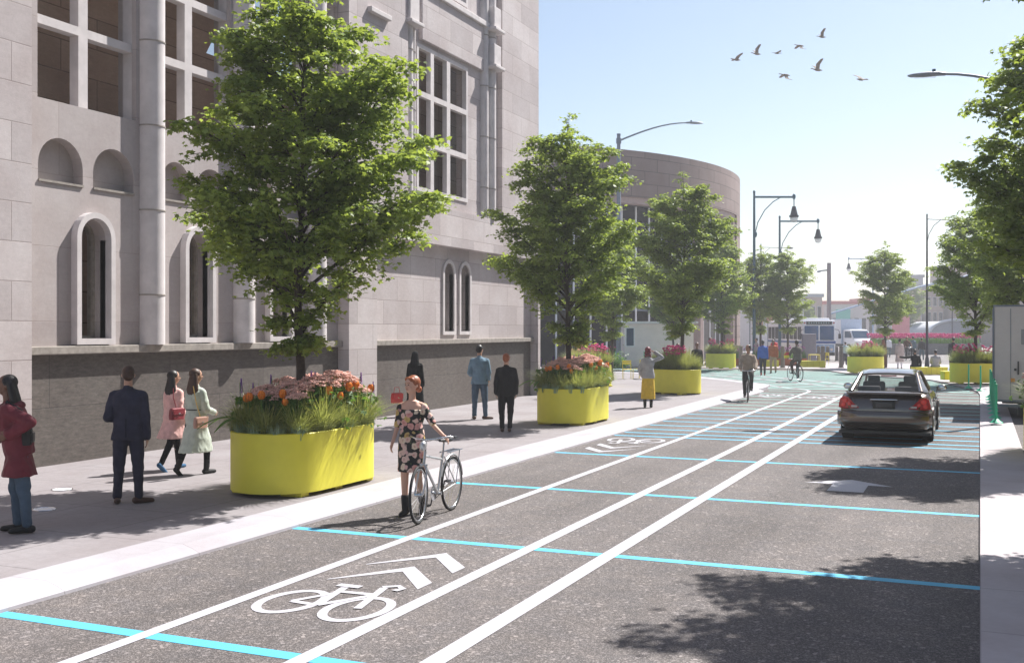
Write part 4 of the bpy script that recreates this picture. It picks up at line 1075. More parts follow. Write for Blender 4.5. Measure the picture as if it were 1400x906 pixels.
t = empty('backpack', (-9.64,8.78,1.20), R(195+23.45-90), 'black rucksack under the arm of the person in burgundy', 'backpack', scale=.72)
b = MB(); b.loft([((0,0,-.17),.12,.07),((0,-.01,-.05),.13,.085),((0,0,.12),.11,.07),((0,0,.17),.06,.03)], 16, 3); b.build('bag_body', M_BLK, t, 40)
b = MB(); b.bbox(-.09,-.11,-.13,.09,-.075,.02,.012); b.build('pocket', M_BPL, t)
# woman in black robe, red bag
e, q = person('woman in a long black robe and headscarf behind the cyclist in the floral dress', (-13.4,24.6,.1), 80, 1.66, True, hair='short', hairm=BLKR, top=dict(kind='robe', m=BLKR, hem=-.84, g=.045, flare=.05), shoes=('shoe', M_BLK), face=False, vox=.013)
b = MB(); b.cap(q['hc']+Vector((0,-.03,.03)), q['hc']+Vector((0,-.05,-.22)), .094, .13); remeshed(b, 'headscarf', BLKR, e, .014, 2)
bag_thing('red handbag held by the woman in the black robe', (-13.66,24.10,.60), 1.2, .34, .26, .12, M_RED, [(-.1,0,.12),(-.07,0,.27),(.07,0,.27),(.1,0,.12)])
# light denim man
e, q = person('man in a pale blue shirt and jeans standing near the granite wall', (-11.48,24.43,.1), 85, 1.84, skin=M_SKIN, top=dict(kind='shirt', m=LDENIM, hem=-.12, g=.026, sleeve=.80), legs=('straight', DENIM), shoes=('shoe', M_BROWNL),
    arms={1: ((.16,-.1,-1),(-.1,.55,-1)), -1: ((-.20,-.2,-1),(.1,.9,-.35))}, legd={1: ((.08,.03,-1),(.04,0,-1)), -1: ((-.06,0,-1),(-.03,0,-1))}, head=-25, feet={1:(.9,.3,0), -1:(-.3,.9,0)}, vox=.013)
e, q = person('man with cropped auburn hair in a black suit, seen from behind, by the second planter', (-9.55,21.7,.1), 92, 1.70, hairm=M_HAIRR, top=dict(kind='jacket', m=BLK, hem=-.15, g=.03, inner=WHT), legs=('straight', BLK), shoes=('shoe', M_BROWNL),
    arms={1: ((.16,-.16,-1),(.0,.45,-1)), -1: ((-.18,-.16,-1),(.02,.45,-1))}, legd={1: ((.02,.02,-1),(-.05,0,-1)), -1: ((-.04,0,-1),(.03,-.02,-1))}, head=-10, vox=.013)
# woman with bicycle
e, q = person('auburn haired woman in a black floral dress walking her silver bicycle', (-6.60,12.04,0), 262, 1.74, True, skin=mat('skin_fair', (.62,.36,.26), .5, var=.04), hair='bun', hairm=M_HAIRR, top=dict(kind='dress', m=M_FLOR, hem=-.40, g=.016, flare=-.004, sleeve=.42, collar=0), shoes=('boot', M_BLK),
    legd={1: ((.0,.10,-1),(.0,-.04,-1)), -1: ((.0,.12,-1),(.0,-.62,-1))}, arms={-1: ((-.55,.12,-1),(-.62,.60,-.42)), 1: ((.14,.12,-1),(.05,.80,-.72))}, head=-34, vox=.0095)
WOM = q
e, q = person('woman in a grey denim jacket and long yellow skirt raising her arms to her head', (-8.75,30.0,.1), 80, 1.72, True, skin=M_SKIN2, hair='wavy', hairm=mat('plum_hair', (.14,.02,.03), .5), top=dict(kind='jacket', m=GREYD, hem=-.10, g=.036), shoes=('boot', M_BLK),
    arms={1: ((.72,.3,.22),(-.80,.12,.55)), -1: ((-.35,.1,-1),(.1,.7,-.6))}, legd={1: ((.0,.05,-1),(0,0,-1)), -1: ((0,-.1,-1),(0,-.1,-1))}, vox=.014, head=-20)
b = MB(); Pq = q['P']; b.loft([(Pq+Vector((0,0,-.70)),.21,.17),(Pq+Vector((0,0,-.45)),.20,.16),(Pq+Vector((0,0,-.2)),.185,.145),(Pq+Vector((0,0,.08)),.13,.10)], 20); b.build('skirt', YSK, e, 60)
# pedestrians far off
def simple(label, loc, ang, H, topm, legm, hem=-.10, **kw):
    return person(label, loc, ang, H, top=dict(kind=kw.pop('kind','shirt'), m=topm, hem=hem, g=kw.pop('g',.028), sleeve=kw.pop('sleeve',1.0), flare=kw.pop('flare',.02)), legs=('straight', legm) if legm else None, vox=.02, face=False, **kw)
WALK = {1: ((.02,.32,-1),(0,.05,-1)), -1: ((-.02,-.25,-1),(0,-.45,-1))}
simple('man in a blue shirt walking away beside the man in the rust jacket', (-10.16,55.57,0), 80, 1.80, BLUE, CHAR, skin=M_SKIN3, legd=WALK, shoes=('shoe', M_RED))
simple('man in a rust orange jacket and tan trousers walking towards the viewer', (-10.2,58.8,0), 250, 1.80, ORG, TAN, kind='jacket', skin=M_SKIN3, legd=WALK)
simple('person in a red top beyond the man in the rust jacket', (-12.6,73.0,.07), 90, 1.68, REDC, CHAR)
simple('dark haired person in a grey top, left of the two behind the third planter', (-12.03,45.84,.0), 270, 1.72, OLIVE, CHAR, skin=M_SKIN3)
simple('dark clothed person behind the third planter, right of the tree trunk', (-11.3,46.3,.0), 270, 1.76, BLKR, CHAR, skin=M_SKIN3)
simple('person in a salmon top behind the second planter', (-16.6,45.4,.1), 80, 1.66, cloth('salmon', (.55,.25,.18)), CHAR, hair='long2')
simple('stooping person in a pale blue shirt by the bollards, left of the far planter', (-7.9,71.5,.07), 60, 1.5, LBLU, cloth('shorts_dark', (.05,.05,.07)), lean=(0,.35))
simple('person with long brown hair in a brown patterned coat beyond the sedan', (-5.2,66.4,.07), 100, 1.66, BROWN, None, hem=-.75, kind='coat', hair='long2', hairm=mat('chestnut_hair', (.22,.07,.03), .5), fem=True, g=.06)
simple('woman in a long oatmeal coat standing beyond the sedan', (-4.25,66.0,.07), 75, 1.72, OATM, WHT, hem=-.55, kind='coat', fem=True, g=.05, flare=.04)
simple('person in a slate top standing between the oatmeal coat and the tulip bed', (-4.72,88.0,0), 95, 1.80, TEALC, CHAR)
simple('person in dark grey walking before the tulip bed', (-4.1,88.4,0), 60, 1.70, CHAR, TEALC, legd=WALK)
simple('man in dark clothes and slim trousers standing alone on the right of the plaza', (-1.35,64.2,.07), 85, 1.82, cloth('dark_shirt',(.05,.05,.055)), CHAR, skin=M_SKIN2, legd={1: ((.12,.03,-1),(.02,0,-1)), -1: ((-.12,0,-1),(-.02,0,-1))})
bag_thing('brown satchel hanging on the back of the man standing alone', (-1.22,64.0,1.25), R(15), .38, .48, .18, M_BROWNL, [(-.1,0,.2),(-.2,.1,.35)], name='satchel')
e, q = simple('person in black sitting on the yellow bench behind the sedan, arm outstretched', (-3.0,57.95,0), 70, 1.76, BLKR, BLKR, skin=M_SKIN2, z0=-.42, arms={-1: ((-.9,.1,-.15),(-.9,.2,.1)), 1: ((.3,.2,-1),(0,.4,-1))}, legd={1: ((.25,.95,-.05),(0,.0,-1)), -1: ((-.2,.95,-.05),(0,.1,-1))})
e, q = simple('person in grey sitting at the right end of the bench behind the sedan', (-2.05,58.35,0), 70, 1.72, GREYD, DENIM, skin=M_SKIN, z0=-.42, arms={-1: ((-.2,.4,-1),(.2,.8,-.3)), 1: ((.2,.4,-1),(-.2,.8,-.3))}, legd={1: ((.2,.95,-.05),(0,.0,-1)), -1: ((-.2,.95,-.05),(0,.1,-1))})
simple('person in a white shirt standing at the left end of the tulip bed', (-7.0,95.0,0), 250, 1.75, WHT, DENIM, legd=WALK)
simple('person in a pale coat walking left before the bus', (-13.4,71.0,.07), 190, 1.70, OATM, CHAR, hem=-.35, kind='coat', legd=WALK)
simple('person in a denim jacket walking right beyond the small planter', (-15.4,66.5,.1), 10, 1.74, LDENIM, CHAR, legd=WALK)
# ================================================================== BICYCLES
def wheel(parent, y, r=.335, tyre=.018):
    b = MB(); n = 40
    b.path([(0, y+r*math.cos(2*PI*i/n), r+.018+r*math.sin(2*PI*i/n)) for i in range(n)], tyre, 8, True); w = b.build('wheel', M_BLK, parent, 80)
    b = MB(); b.path([(0, y+(r-.024)*math.cos(2*PI*i/n), r+.018+(r-.024)*math.sin(2*PI*i/n)) for i in range(n)], .011, 6, True); b.build('rim', M_CHROME, w, 80)
    b = MB()
    for i in range(24):
        a = 2*PI*i/24; a2 = a+.35*(1 if i%2 else -1)
        b.cyl(((.025 if i%4<2 else -.025), y+.02*math.cos(a2), r+.018+.02*math.sin(a2)), (0, y+(r-.03)*math.cos(a), r+.018+(r-.03)*math.sin(a)), .0016, n=4, caps=False)
    b.build('spokes', M_CHROME, w)
    b = MB(); b.cyl((-.05,y,r+.018),(.05,y,r+.018),.018,n=12); b.build('hub', M_CHROME, w, 50)
    return w
def make_bicycle(label, loc, ang, fm, rack=True, steer=0, group=None):
    e = empty('bicycle', loc, ang, label, 'bicycle', group)
    RH = .353; rw, fwy = -.53, .53
    wheel(e, rw)
    wf = wheel(e, 0); 
    for o in [wf]+[]:
        o.location = (0, fwy, 0); o.rotation_euler = (0,0,R(steer))
    bb = (0,-.06,.29); st = (0,-.24,.80); ht = (0,.33,.86); hb_ = (0,.37,.72)
    b = MB(); b.path([bb, st], .016, 10); b.path([bb, hb_], .018, 10); b.path([(0,-.20,.70),(0,.34,.80)], .015, 10); b.path([ht, hb_], .020, 10)
    for s in (1,-1): b.path([(s*.03,-.06,.29),(s*.055,rw,RH)], .009, 8); b.path([(s*.02,-.22,.74),(s*.055,rw,RH)], .008, 8)
    b.build('frame', fm, e, 60)
    b = MB()
    for s in (1,-1): b.path([(s*.02,.375,.70),(s*.052,.40,.62),(s*.055,fwy,RH)], .012, 8)
    b.path([(-.05,.375,.70),(.05,.375,.70)], .012, 8); b.build('fork', fm, e, 60)
    b = MB(); b.path([(0,.33,.86),(0,.31,.97),(0,.33,1.0)], .013, 8); b.path([(-.30,.13,1.02),(-.27,.22,1.035),(-.12,.33,1.01),(0,.345,1.0),(.12,.33,1.01),(.27,.22,1.035),(.30,.13,1.02)], .011, 8)
    hbm = b.build('handlebar', M_CHROME, e, 60)
    b = MB()
    for s in (1,-1): b.path([(s*.30,.06,1.015),(s*.30,.14,1.022)], .016, 8); b.path([(s*.25,.25,1.03),(s*.27,.14,.99)], .005, 6)
    b.build('grips', M_BPL, hbm, 60)
    b = MB(); b.cyl(st, (0,-.265,.91), .012, n=10); b.build('seat_post', M_CHROME, e, 60)
    b = MB(); b.loft([((0,-.40,.93),.075,.03),((0,-.38,.925),.085,.035)][:1]+[((0,-.36,.93),.08,.03,(1,0,0),(0,0,1)),((0,-.27,.935),.06,.028,(1,0,0),(0,0,1)),((0,-.14,.94),.022,.02,(1,0,0),(0,0,1))], 14) if False else b.loft([((0,-.40,.935),.05,.020,(1,0,0),(0,0,1)),((0,-.37,.935),.085,.034,(1,0,0),(0,0,1)),((0,-.28,.935),.066,.028,(1,0,0),(0,0,1)),((0,-.13,.945),.020,.018,(1,0,0),(0,0,1))], 14)
    b.build('saddle', M_BPL, e, 50)
    b = MB(); b.cyl((-.055,-.06,.29),(.055,-.06,.29),.02,n=12); b.cyl((.05,-.06,.29),(.056,-.06,.29),.095,n=28); cr = b.build('crank', M_CHROME, e, 50)
    for s in (1,-1):
        b = MB(); b.path([(s*.06,-.06,.29),(s*.075,-.06+s*.05,.29-s*.155)], .009, 6); b.bbox(s*.085-.03+s*.03,-.06+s*.05-.045,.29-s*.155-.012,s*.085+.03+s*.03,-.06+s*.05+.045,.29-s*.155+.012,.004); b.build('pedal', M_BPL, cr)
    b = MB(); b.path([(.055,-.06,.385),(.055,rw,RH+.035)], .005, 5); b.path([(.055,-.06,.195),(.055,rw,RH-.035)], .005, 5); b.build('chain', M_BLK, e)
    b = MB(); n = 14
    for i in range(n): pass
    b.path([(0, rw+.375*math.cos(a), RH+.375*math.sin(a)) for a in [R(20+150*i/13) for i in range(14)]], .014, 6); b.build('mudguard', fm, e, 60)
    if rack:
        b = MB()
        for s in (1,-1): b.path([(s*.05,-.25,.78),(s*.06,-.35,.78),(s*.06,-.75,.78)], .007, 6); b.path([(s*.06,-.66,.78),(s*.06,rw,RH)], .006, 6)
        for y in (-.40,-.5,-.6,-.70): b.path([(-.06,y,.78),(.06,y,.78)], .006, 6)
        b.build('rack', M_STEEL, e, 60)
        b = MB(); b.ell((0,.40,.93),(.045,.05,.06)); b.build('headlight', M_SILV, e, 60)
    return e
make_bicycle('silver city bicycle with rear rack pushed by the woman in the floral dress', (-6.26,12.03,0), R(180)+.08, M_SILV, True, 6)
make_bicycle('dark road bicycle ridden towards the viewer by the man in a beige sweater', (-6.96,35.45,0), R(190), M_BPL, False)
make_bicycle('black bicycle ridden away by the rider in an olive shirt', (-7.68,49.9,0), R(32), M_BPL, False)
make_bicycle('bicycle ridden across the plaza before the pink tulips', (-4.95,85.8,0), R(200), M_BPL, False)
make_bicycle('pale bicycle parked against the far planter beside the long haired person', (-5.9,64.2,.07), R(60), M_SILV, True)
def rider(label, loc, rz, topm, legm, skin, **kw):
    ang = math.degrees(rz)-23.45+90
    return person(label, loc, ang, kw.pop('H',1.76), skin=skin, top=dict(kind='shirt', m=topm, hem=-.10, g=.032), legs=('straight', legm), z0=.06, lean=(0,.18), vox=.017,
        arms={1: ((.28,.60,-.9),(-.05,.75,-.55)), -1: ((-.28,.60,-.9),(.05,.75,-.55))}, legd={1: ((.05,.60,-.8),(0,-.20,-1)), -1: ((-.05,.95,-.42),(0,-.28,-1))}, **kw)
def rpos(bx, by, rz, back=-.28): return (bx-math.sin(rz)*back, by+math.cos(rz)*back, 0)
rz = R(190); rider('man in a beige sweater riding a bicycle, looking aside', rpos(-6.96,35.45,rz), rz, BEIGE, CHAR, M_SKIN2, head=-40, H=1.78)
rz = R(32); rider('cyclist in an olive shirt and brown trousers riding away', rpos(-7.68,49.9,rz), rz, OLIVE, cloth('brown_trousers', (.09,.06,.05)), M_SKIN3, face=False, H=1.80)
b = MB(); t = empty('shoulder_bag', (-8.02,49.72,1.18), R(32), 'small red and yellow bag slung at the side of the cyclist in olive', 'bag')
b.loft([((0,0,-.13),.12,.07),((0,0,0),.13,.08),((0,0,.13),.07,.05)], 14, 3); b.build('bag_body', M_YELD, t, 50); b = MB(); b.loft([((0,0,.0),.134,.084),((.02,0,.14),.08,.055)], 14, 3); b.build('flap', REDC, t, 50)
rz = R(200); rider('cyclist in brown riding across the plaza before the pink tulips', rpos(-4.95,85.8,rz), rz, BROWN, CHAR, M_SKIN2, face=False, H=1.74)
# ================================================================== CAR
def make_sedan(loc, rz):
    e = empty('sedan', loc, rz, 'dark bronze sedan driving away, red tail lights, in the right lane', 'car')
    PB = mat('bronze_metallic_car_paint', (.15,.115,.095), .22, .7, var=.05, coat=1.0)
    W = .915
    def ring(y, w, zb, zt, crown=.03, sh=.0):
        """closed cross-section, half width w, belt at zt"""
        P = [(0,zb),(w*.55,zb),(w*.86,zb+.01),(w*.965,zb+.09),(w*.995,zb+.22),(w,(zb+zt)/2+.02),(w*.985,zt-.20),(w*.955,zt-.08),(w*.90,zt-.015),(w*.78,zt+crown*.3),(w*.4,zt+crown*.85),(0,zt+crown)]
        Q = [(-x, z) for x, z in P[-2:0:-1]]
        return [(x, y, z) for x, z in P+Q]
    st = [(0.00,.60,.40,.66),(.015,.74,.34,.74),(.06,.825,.30,.84),(.12,.862,.27,.93),(.20,.885,.25,1.0),(.40,.905,.23,1.025),(.75,.915,.22,1.02),(1.2,.915,.22,1.0),(1.9,.915,.22,.975),(2.6,.915,.22,.96),(3.3,.912,.22,.95),(3.8,.905,.22,.92),(4.3,.89,.23,.86),(4.62,.85,.26,.78),(4.80,.76,.30,.68),(4.88,.6,.36,.58)]
    b = MB(); b.rings([ring(y, w, zb, zt) for y, w, zb, zt in st]); body = b.build('body', PB, e, 38)
    # bumper: a fuller band with its seam
    b = MB(); prof = []
    def bump_ring(z, off):
        pts = []
        for i in range(21):
            t = -1+2*i/20; x = t*.925; y = -.085-off+.20*abs(t)**5.0; pts.append((x, y, z))
        return pts
    rows = [bump_ring(.365,-.05), bump_ring(.385,.0), bump_ring(.45,.03), bump_ring(.58,.035), bump_ring(.64,.01), bump_ring(.655,-.06)]
    vs = [p for r_ in rows for p in r_]; fs = []
    for k in range(len(rows)-1):
        for i in range(20): fs.append((k*21+i, k*21+i+1, (k+1)*21+i+1, (k+1)*21+i))
    b.add(vs, fs); bo = b.build('rear_bumper', PB, e, 60, recalc=True)
    md = bo.modifiers.new('s', 'SOLIDIFY'); md.thickness = .02; md.offset = 0
    b = MB(); b.box(-.9,.1,.18,.9,4.6,.24); b.build('underbody', M_BPL, e)
    # boot lid edge, chrome strip, plate
    b = MB(); b.bbox(-.74,.02,1.0,.74,.20,1.045,.018); child(b, 'boot_lip', PB, e)
    b = MB(); b.path([(-.74,-.012,.69),(-.5,-.025,.655),(.5,-.025,.655),(.74,-.012,.69)], .006, 5); b.path([(-.62,.0,.93),(-.55,-.01,.70)], .004, 4); b.path([(.62,.0,.93),(.55,-.01,.70)], .004, 4); b.build('boot_seam', M_BPL, e)
    b = MB(); b.bbox(-.27,-.028,.885,.27,.06,.915,.01); child(b, 'boot_handle', M_CHROME, e)
    b = MB(); b.bbox(-.22,-.020,.715,.22,.05,.865,.012); child(b, 'plate_recess', M_BPL, e)
    b = MB(); b.bbox(-.155,-.030,.73,.155,-.021,.84,.004); child(b, 'licence_plate', mat('dark_licence_plate', (.06,.06,.062), .5), e)
    # tail lights wrap the corner
    RED = mat('red_tail_lens', (.50,.012,.012), .12, coat=1.0, var=.15, vscale=30); REDB = mat('bright_red_lens', (.85,.03,.02), .1, coat=1.0)
    for s in (1,-1):
        b = MB(); P = [(.48,.725),(.80,.70),(.905,.72),(.90,.80),(.87,.91),(.80,.955),(.70,.93),(.60,.82)]
        def fn(u, v, t): x = s*u; return (x, .0+ (max(0,u-.68)**1.6)*1.15 + (v-.70)*.25 - t, v)
        b.plate(P, [], fn, .0-.06, .035); tl = b.build('tail_light', RED, e, 40)
        b = MB()
        for cx, cz, r_ in ((.77,.86,.055),(.80,.775,.045),(.68,.80,.035)):
            b.ell((s*cx, (max(0,cx-.68)**1.6)*1.15+(cz-.70)*.25-.03, cz), (r_,.014,r_), 14, 8)
        b.build('lens', REDB, tl, 60)
        b = MB(); b.bbox(s*.58-.06,-.045,.735,s*.58+.06,-.01,.775,.006); b.build('reflector', mat('pale_lens', (.6,.5,.5), .15), tl)
        # door mirrors
        b = MB(); b.ell((s*1.02,3.02,1.02),(.115,.06,.075),16,10); b.path([(s*.9,3.02,.96),(s*.98,3.02,.99)], .025, 8); mo = b.build('mirror', M_BPL if s<0 else PB, e, 60)
        b = MB(); b.ell((s*1.02,2.968,1.02),(.095,.012,.06),16,8); b.build('mirror_glass', M_CHROME, mo, 60)
        # wheels
        for y in (.98,3.82):
            b = MB(); b.cyl((s*.70,y,.33),(s*.915,y,.33),.33,n=36); b.cyl((s*.72,y,.33),(s*.925,y,.33),.30,n=36); w = b.build('wheel', M_BLK, e, 40)
            b = MB(); b.cyl((s*.90,y,.33),(s*.932,y,.33),.21,.19,n=28)
            for k in range(5): a = 2*PI*k/5; b.path([(s*.936,y,.33),(s*.936,y+.19*math.cos(a),.33+.19*math.sin(a))], .02, 6)
            b.build('rim', M_SILV, w, 40)
            b = MB(); b.path([(s*.915, y+.385*math.cos(R(a)), .33+.385*math.sin(R(a))) for a in range(-10,191,12)], .022, 6); b.build('wheel_arch', PB, e, 60)
        # door handles, side seams
        for y in (1.55,2.55): b = MB(); b.bbox(s*.905-.02,y,.80,s*.905+.035,y+.2,.83,.008); b.build('door_handle', PB, e)
        for y in (1.32,2.35,3.35): b = MB(); b.path([(s*.922,y,.32),(s*.926,y,.6),(s*.90,y,.93)], .005, 4); b.build('door_seam', M_BPL, e)
    # greenhouse
    rb = [(.70,.62,1.02),(1.32,.56,1.37),(1.55,.55,1.415),(2.1,.545,1.44),(2.6,.55,1.43),(2.85,.555,1.395),(3.55,.68,1.0)]
    b = MB(); rings = []
    for y, w, z in rb[1:6]:
        rings.append([(-w-.03,y,z-.035),(-w,y,z),(-w*.8,y,z+.022),(-w*.4,y,z+.034),(0,y,z+.038),(w*.4,y,z+.034),(w*.8,y,z+.022),(w,y,z),(w+.03,y,z-.035),(w*.6,y,z-.012),(0,y,z-.006),(-w*.6,y,z-.012)])
    b.rings(rings); b.build('roof', PB, e, 40)
    GL = glass_mat('car_glass', (.02,.03,.03), .78, .03)
    b = MB(); b.add([(-.66,.55,1.035),(.66,.55,1.035),(.545,1.33,1.375),(-.545,1.33,1.375),(0,.50,1.045),(0,1.31,1.40)], [(0,4,5,3),(4,1,2,5)]); o = b.build('rear_window', GL, e, 60)
    b = MB(); b.add([(-.70,3.62,.98),(.70,3.62,.98),(.56,2.86,1.395),(-.56,2.86,1.395)], [(0,1,2,3)]); b.build('windscreen', GL, e)
    for s in (1,-1):
        b = MB(); b.path([(s*.70,.52,1.02),(s*.635,.92,1.20),(s*.57,1.32,1.385)], [.052,.045,.038], 8); b.path([(s*.72,3.66,.97),(s*.58,2.86,1.39)], [.035,.03], 8); b.path([(s*.775,2.22,.98),(s*.60,2.22,1.41)], .026, 8)
        b.path([(s*.57,1.32,1.385),(s*.575,2.1,1.415),(s*.58,2.86,1.385)], .032, 8); b.build('pillar', PB, e, 60)
        b = MB(); b.add([(s*.795,.95,1.0),(s*.775,3.50,.98),(s*.60,2.86,1.37),(s*.59,1.34,1.375)], [(0,1,2,3)]); b.build('side_window', GL, e)
        b = MB(); b.add([(s*.80,.45,1.03),(s*.81,1.0,1.01),(s*.60,1.38,1.37),(s*.57,1.30,1.375),(s*.68,.55,1.03)], [(0,1,2,3,4)]); o = b.build('quarter_panel', PB, e)
        md = o.modifiers.new('s','SOLIDIFY'); md.thickness = .02
        b = MB(); b.bbox(s*.38-.24,1.0,.80,s*.38+.24,1.14,1.13,.05); b.bbox(s*.38-.24,2.15,.6,s*.38+.24,2.3,1.18,.05); b.bbox(s*.38-.13,2.18,1.16,s*.38+.13,2.27,1.31,.03); b.build('seat', mat('dark_car_seat', (.03,.032,.045), .8), e, 40)
    b = MB(); b.bbox(-.7,3.1,.7,.7,3.6,.95,.04); b.ell((0,2.95,1.33),(.12,.03,.03)); b.build('dashboard', M_BPL, e, 40)
    b = MB(); b.box(-.62,.52,.98,.62,1.1,1.03); b.build('parcel_shelf', M_BPL, e)
    b = MB(); b.bbox(-.16,1.30,1.33,.16,1.36,1.355,.008); child(b,'brake_light', RED, e)
    b = MB(); b.ell((-.08,4.85,.55),(.01,.01,.01))
    for s in (1,-1):
        b = MB(); b.ell((s*.68,4.72,.66),(.16,.12,.07)); b.build('headlight', M_PANE, e, 60)
    return e
make_sedan((-1.82,23.45,0), 0)

# ================================================================== BUS, TRUCK, BOX, KIOSK
def wheelset(e, pts, r, wd, hub=M_SILV):
    for x, y, s in pts:
        b = MB(); b.cyl((x-s*wd,y,r),(x,y,r),r,n=28); w = b.build('wheel', M_BLK, e, 40)
        b = MB(); b.cyl((x,y,r),(x+s*.02,y,r),r*.55,n=20); b.build('rim', hub, w, 40)
def text(name, s, size, loc, rot, m, parent, ext=.004):
    cu = bpy.data.curves.new(name, 'FONT'); cu.body = s; cu.size = size; cu.align_x = 'CENTER'; cu.align_y = 'CENTER'; cu.extrude = ext
    t_ = bpy.data.objects.new(name, cu); COL.objects.link(t_)
    dg = bpy.context.evaluated_depsgraph_get(); me = bpy.data.meshes.new_from_object(t_.evaluated_get(dg)); COL.objects.unlink(t_); bpy.data.objects.remove(t_)
    me.materials.clear(); me.materials.append(m); o = bpy.data.objects.new(name, me); COL.objects.link(o); o.parent = parent; o.location = loc; o.rotation_euler = rot; return o
def make_bus(loc, rz):
    """front at local y=0 facing -Y, body runs to +Y"""
    e = empty('city_bus', loc, rz, 'white city bus with a dark blue stripe facing the viewer behind the bollards', 'bus')
    WH = mat('bus_white_paint', (.84,.85,.90), .35, var=.03, coat=.4); BL = mat('bus_blue_stripe', (.03,.09,.32), .4, var=.05); LB = mat('bus_light_blue', (.35,.48,.68), .4)
    b = MB(); b.bbox(-1.28,0,.38,1.28,11.8,3.05,.12); body = b.build('body', WH, e, 35)
    b = MB(); b.bbox(-1.0,.6,3.03,1.0,11,3.22,.08); b.build('roof_unit', WH, e, 35)
    b = MB(); b.bbox(-1.292,-.012,1.24,1.292,11.81,1.44,.02) ; b.build('blue_stripe', BL, e)
    b = MB(); b.box(-1.15,-.020,.60,1.15,-.001,1.16); b.build('front_panel', LB, e)
    for x0, x1 in ((-1.14,-.05),(.05,1.14)):
        b = MB(); b.bbox(x0,-.03,1.50,x1,.04,2.62,.05); b.build('windscreen', glass_mat('bus_windscreen', (.05,.12,.27), .05), e, 40)
    b = MB(); b.bbox(-1.0,-.045,2.70,1.0,.05,2.98,.03); dz = b.build('destination_sign', M_BPL, e)
    b = MB(); am = mat('amber_led', (.30,.40,.40), .5)
    rr = random.Random(2)
    for i in range(9): b.box(-.85+i*.19,-.048,2.78,-.85+i*.19+.11,-.045,2.91)
    b.build('sign_lamps', am, dz)
    for s in (1,-1):
        b = MB(); b.cyl((s*1.13,-.05,2.84),(s*1.13,.02,2.84),.06,n=16); b.build('marker_light', mat('red_marker', (.5,.12,.10), .4), e, 40)
        b = MB(); b.cyl((s*.95,-.035,.78),(s*.95,.0,.78),.12,n=20); b.build('headlight', M_CHROME, e, 40)
        b = MB(); b.path([(s*1.2,0,2.35),(s*1.45,-.25,2.3),(s*1.5,-.28,2.05)], .025, 6); b.bbox(s*1.5-.1,-.34,1.62,s*1.5+.1,-.24,2.02,.03); b.build('mirror', M_BPL, e, 40)
        y = .45
        while y < 11:
            b = MB(); b.bbox(s*1.285-.012,y,1.55,s*1.285+.012,y+1.05,2.55,.01); b.build('side_window', M_DGLASS, e); y += 1.25
    b = MB(); b.cyl((-.10,-.03,1.0),(-.10,.0,1.0),.12,n=20); b.build('logo_disc', BL, e, 40)
    b = MB(); b.bbox(-1.2,-.10,.30,1.2,.02,.56,.04); b.build('bumper', M_BPL, e)
    b = MB(); b.bbox(-.75,-.13,.34,-.35,-.10,.48,.005); b.build('licence_plate', mat('yellow_plate', (.6,.5,.1), .5), e)
    b = MB(); b.path([(-.1,-.05,1.5),(-.9,-.05,1.6)], .012, 5); b.path([(.95,-.05,1.5),(.2,-.05,1.6)], .012, 5); b.build('wipers', M_BPL, e)
    wheelset(e, [(-1.27,2.6,-1),(1.27,2.6,1),(-1.27,8.6,-1),(1.27,8.6,1)], .5, .3)
    return e
make_bus((-11.45,86.3,0), R(23.0))
def make_truck(loc, rz):
    e = empty('box_truck', loc, rz, 'white box truck with its cab turned right, standing behind the bus', 'truck')
    b = MB(); b.bbox(-1.2,-6.2,.9,1.2,0,3.35,.05); b.build('cargo_box', M_WHITEP, e, 35)
    b = MB(); b.box(-1.22,-6.22,3.30,1.22,.02,3.38); b.box(-1.215,-.06,.9,1.215,.015,3.36); b.build('box_trim', mat('pale_blue_trim', (.45,.55,.68), .5), e)
    b = MB(); ring = lambda y, z, w=1.05, zb=.55: [(-w,y,zb),(w,y,zb),(w,y,z-.08),(w-.12,y,z),(-w+.12,y,z),(-w,y,z-.08)]
    b.rings([ring(.15,2.35),ring(1.0,2.35),ring(1.25,2.25),ring(1.7,1.45),ring(1.95,1.2)]); b.build('cab', M_WHITEP, e, 30)
    for s in (1,-1):
        b = MB(); b.add([(s*1.056,.35,1.5),(s*1.056,1.5,1.5),(s*1.056,1.2,2.15),(s*1.056,.35,2.15)], [(0,1,2,3)]); b.build('side_window', M_BGLASS, e)
        b = MB(); b.path([(s*1.05,1.5,1.7),(s*1.3,1.6,1.7)], .02, 5); b.bbox(s*1.3-.04,1.55,1.5,s*1.3+.04,1.65,1.95,.02); b.build('mirror', M_BPL, e)
        b = MB(); b.bbox(s*.8-.14,1.93,.9,s*.8+.14,1.98,1.05,.02); b.build('headlight', M_CHROME, e)
    b = MB(); b.add([(-.93,1.285,2.20),(.93,1.285,2.20),(.98,1.70,1.50),(-.98,1.70,1.50)], [(0,1,2,3)]); b.build('windscreen', M_BGLASS, e)
    b = MB(); b.box(-.9,-6,.6,.9,1.5,.9); b.build('chassis', M_BPL, e)
    wheelset(e, [(-1.1,1.0,-1),(1.1,1.0,1),(-1.1,-4.6,-1),(1.1,-4.6,1)], .45, .3)
    return e
make_truck((-11.8,112.6,0), R(222))
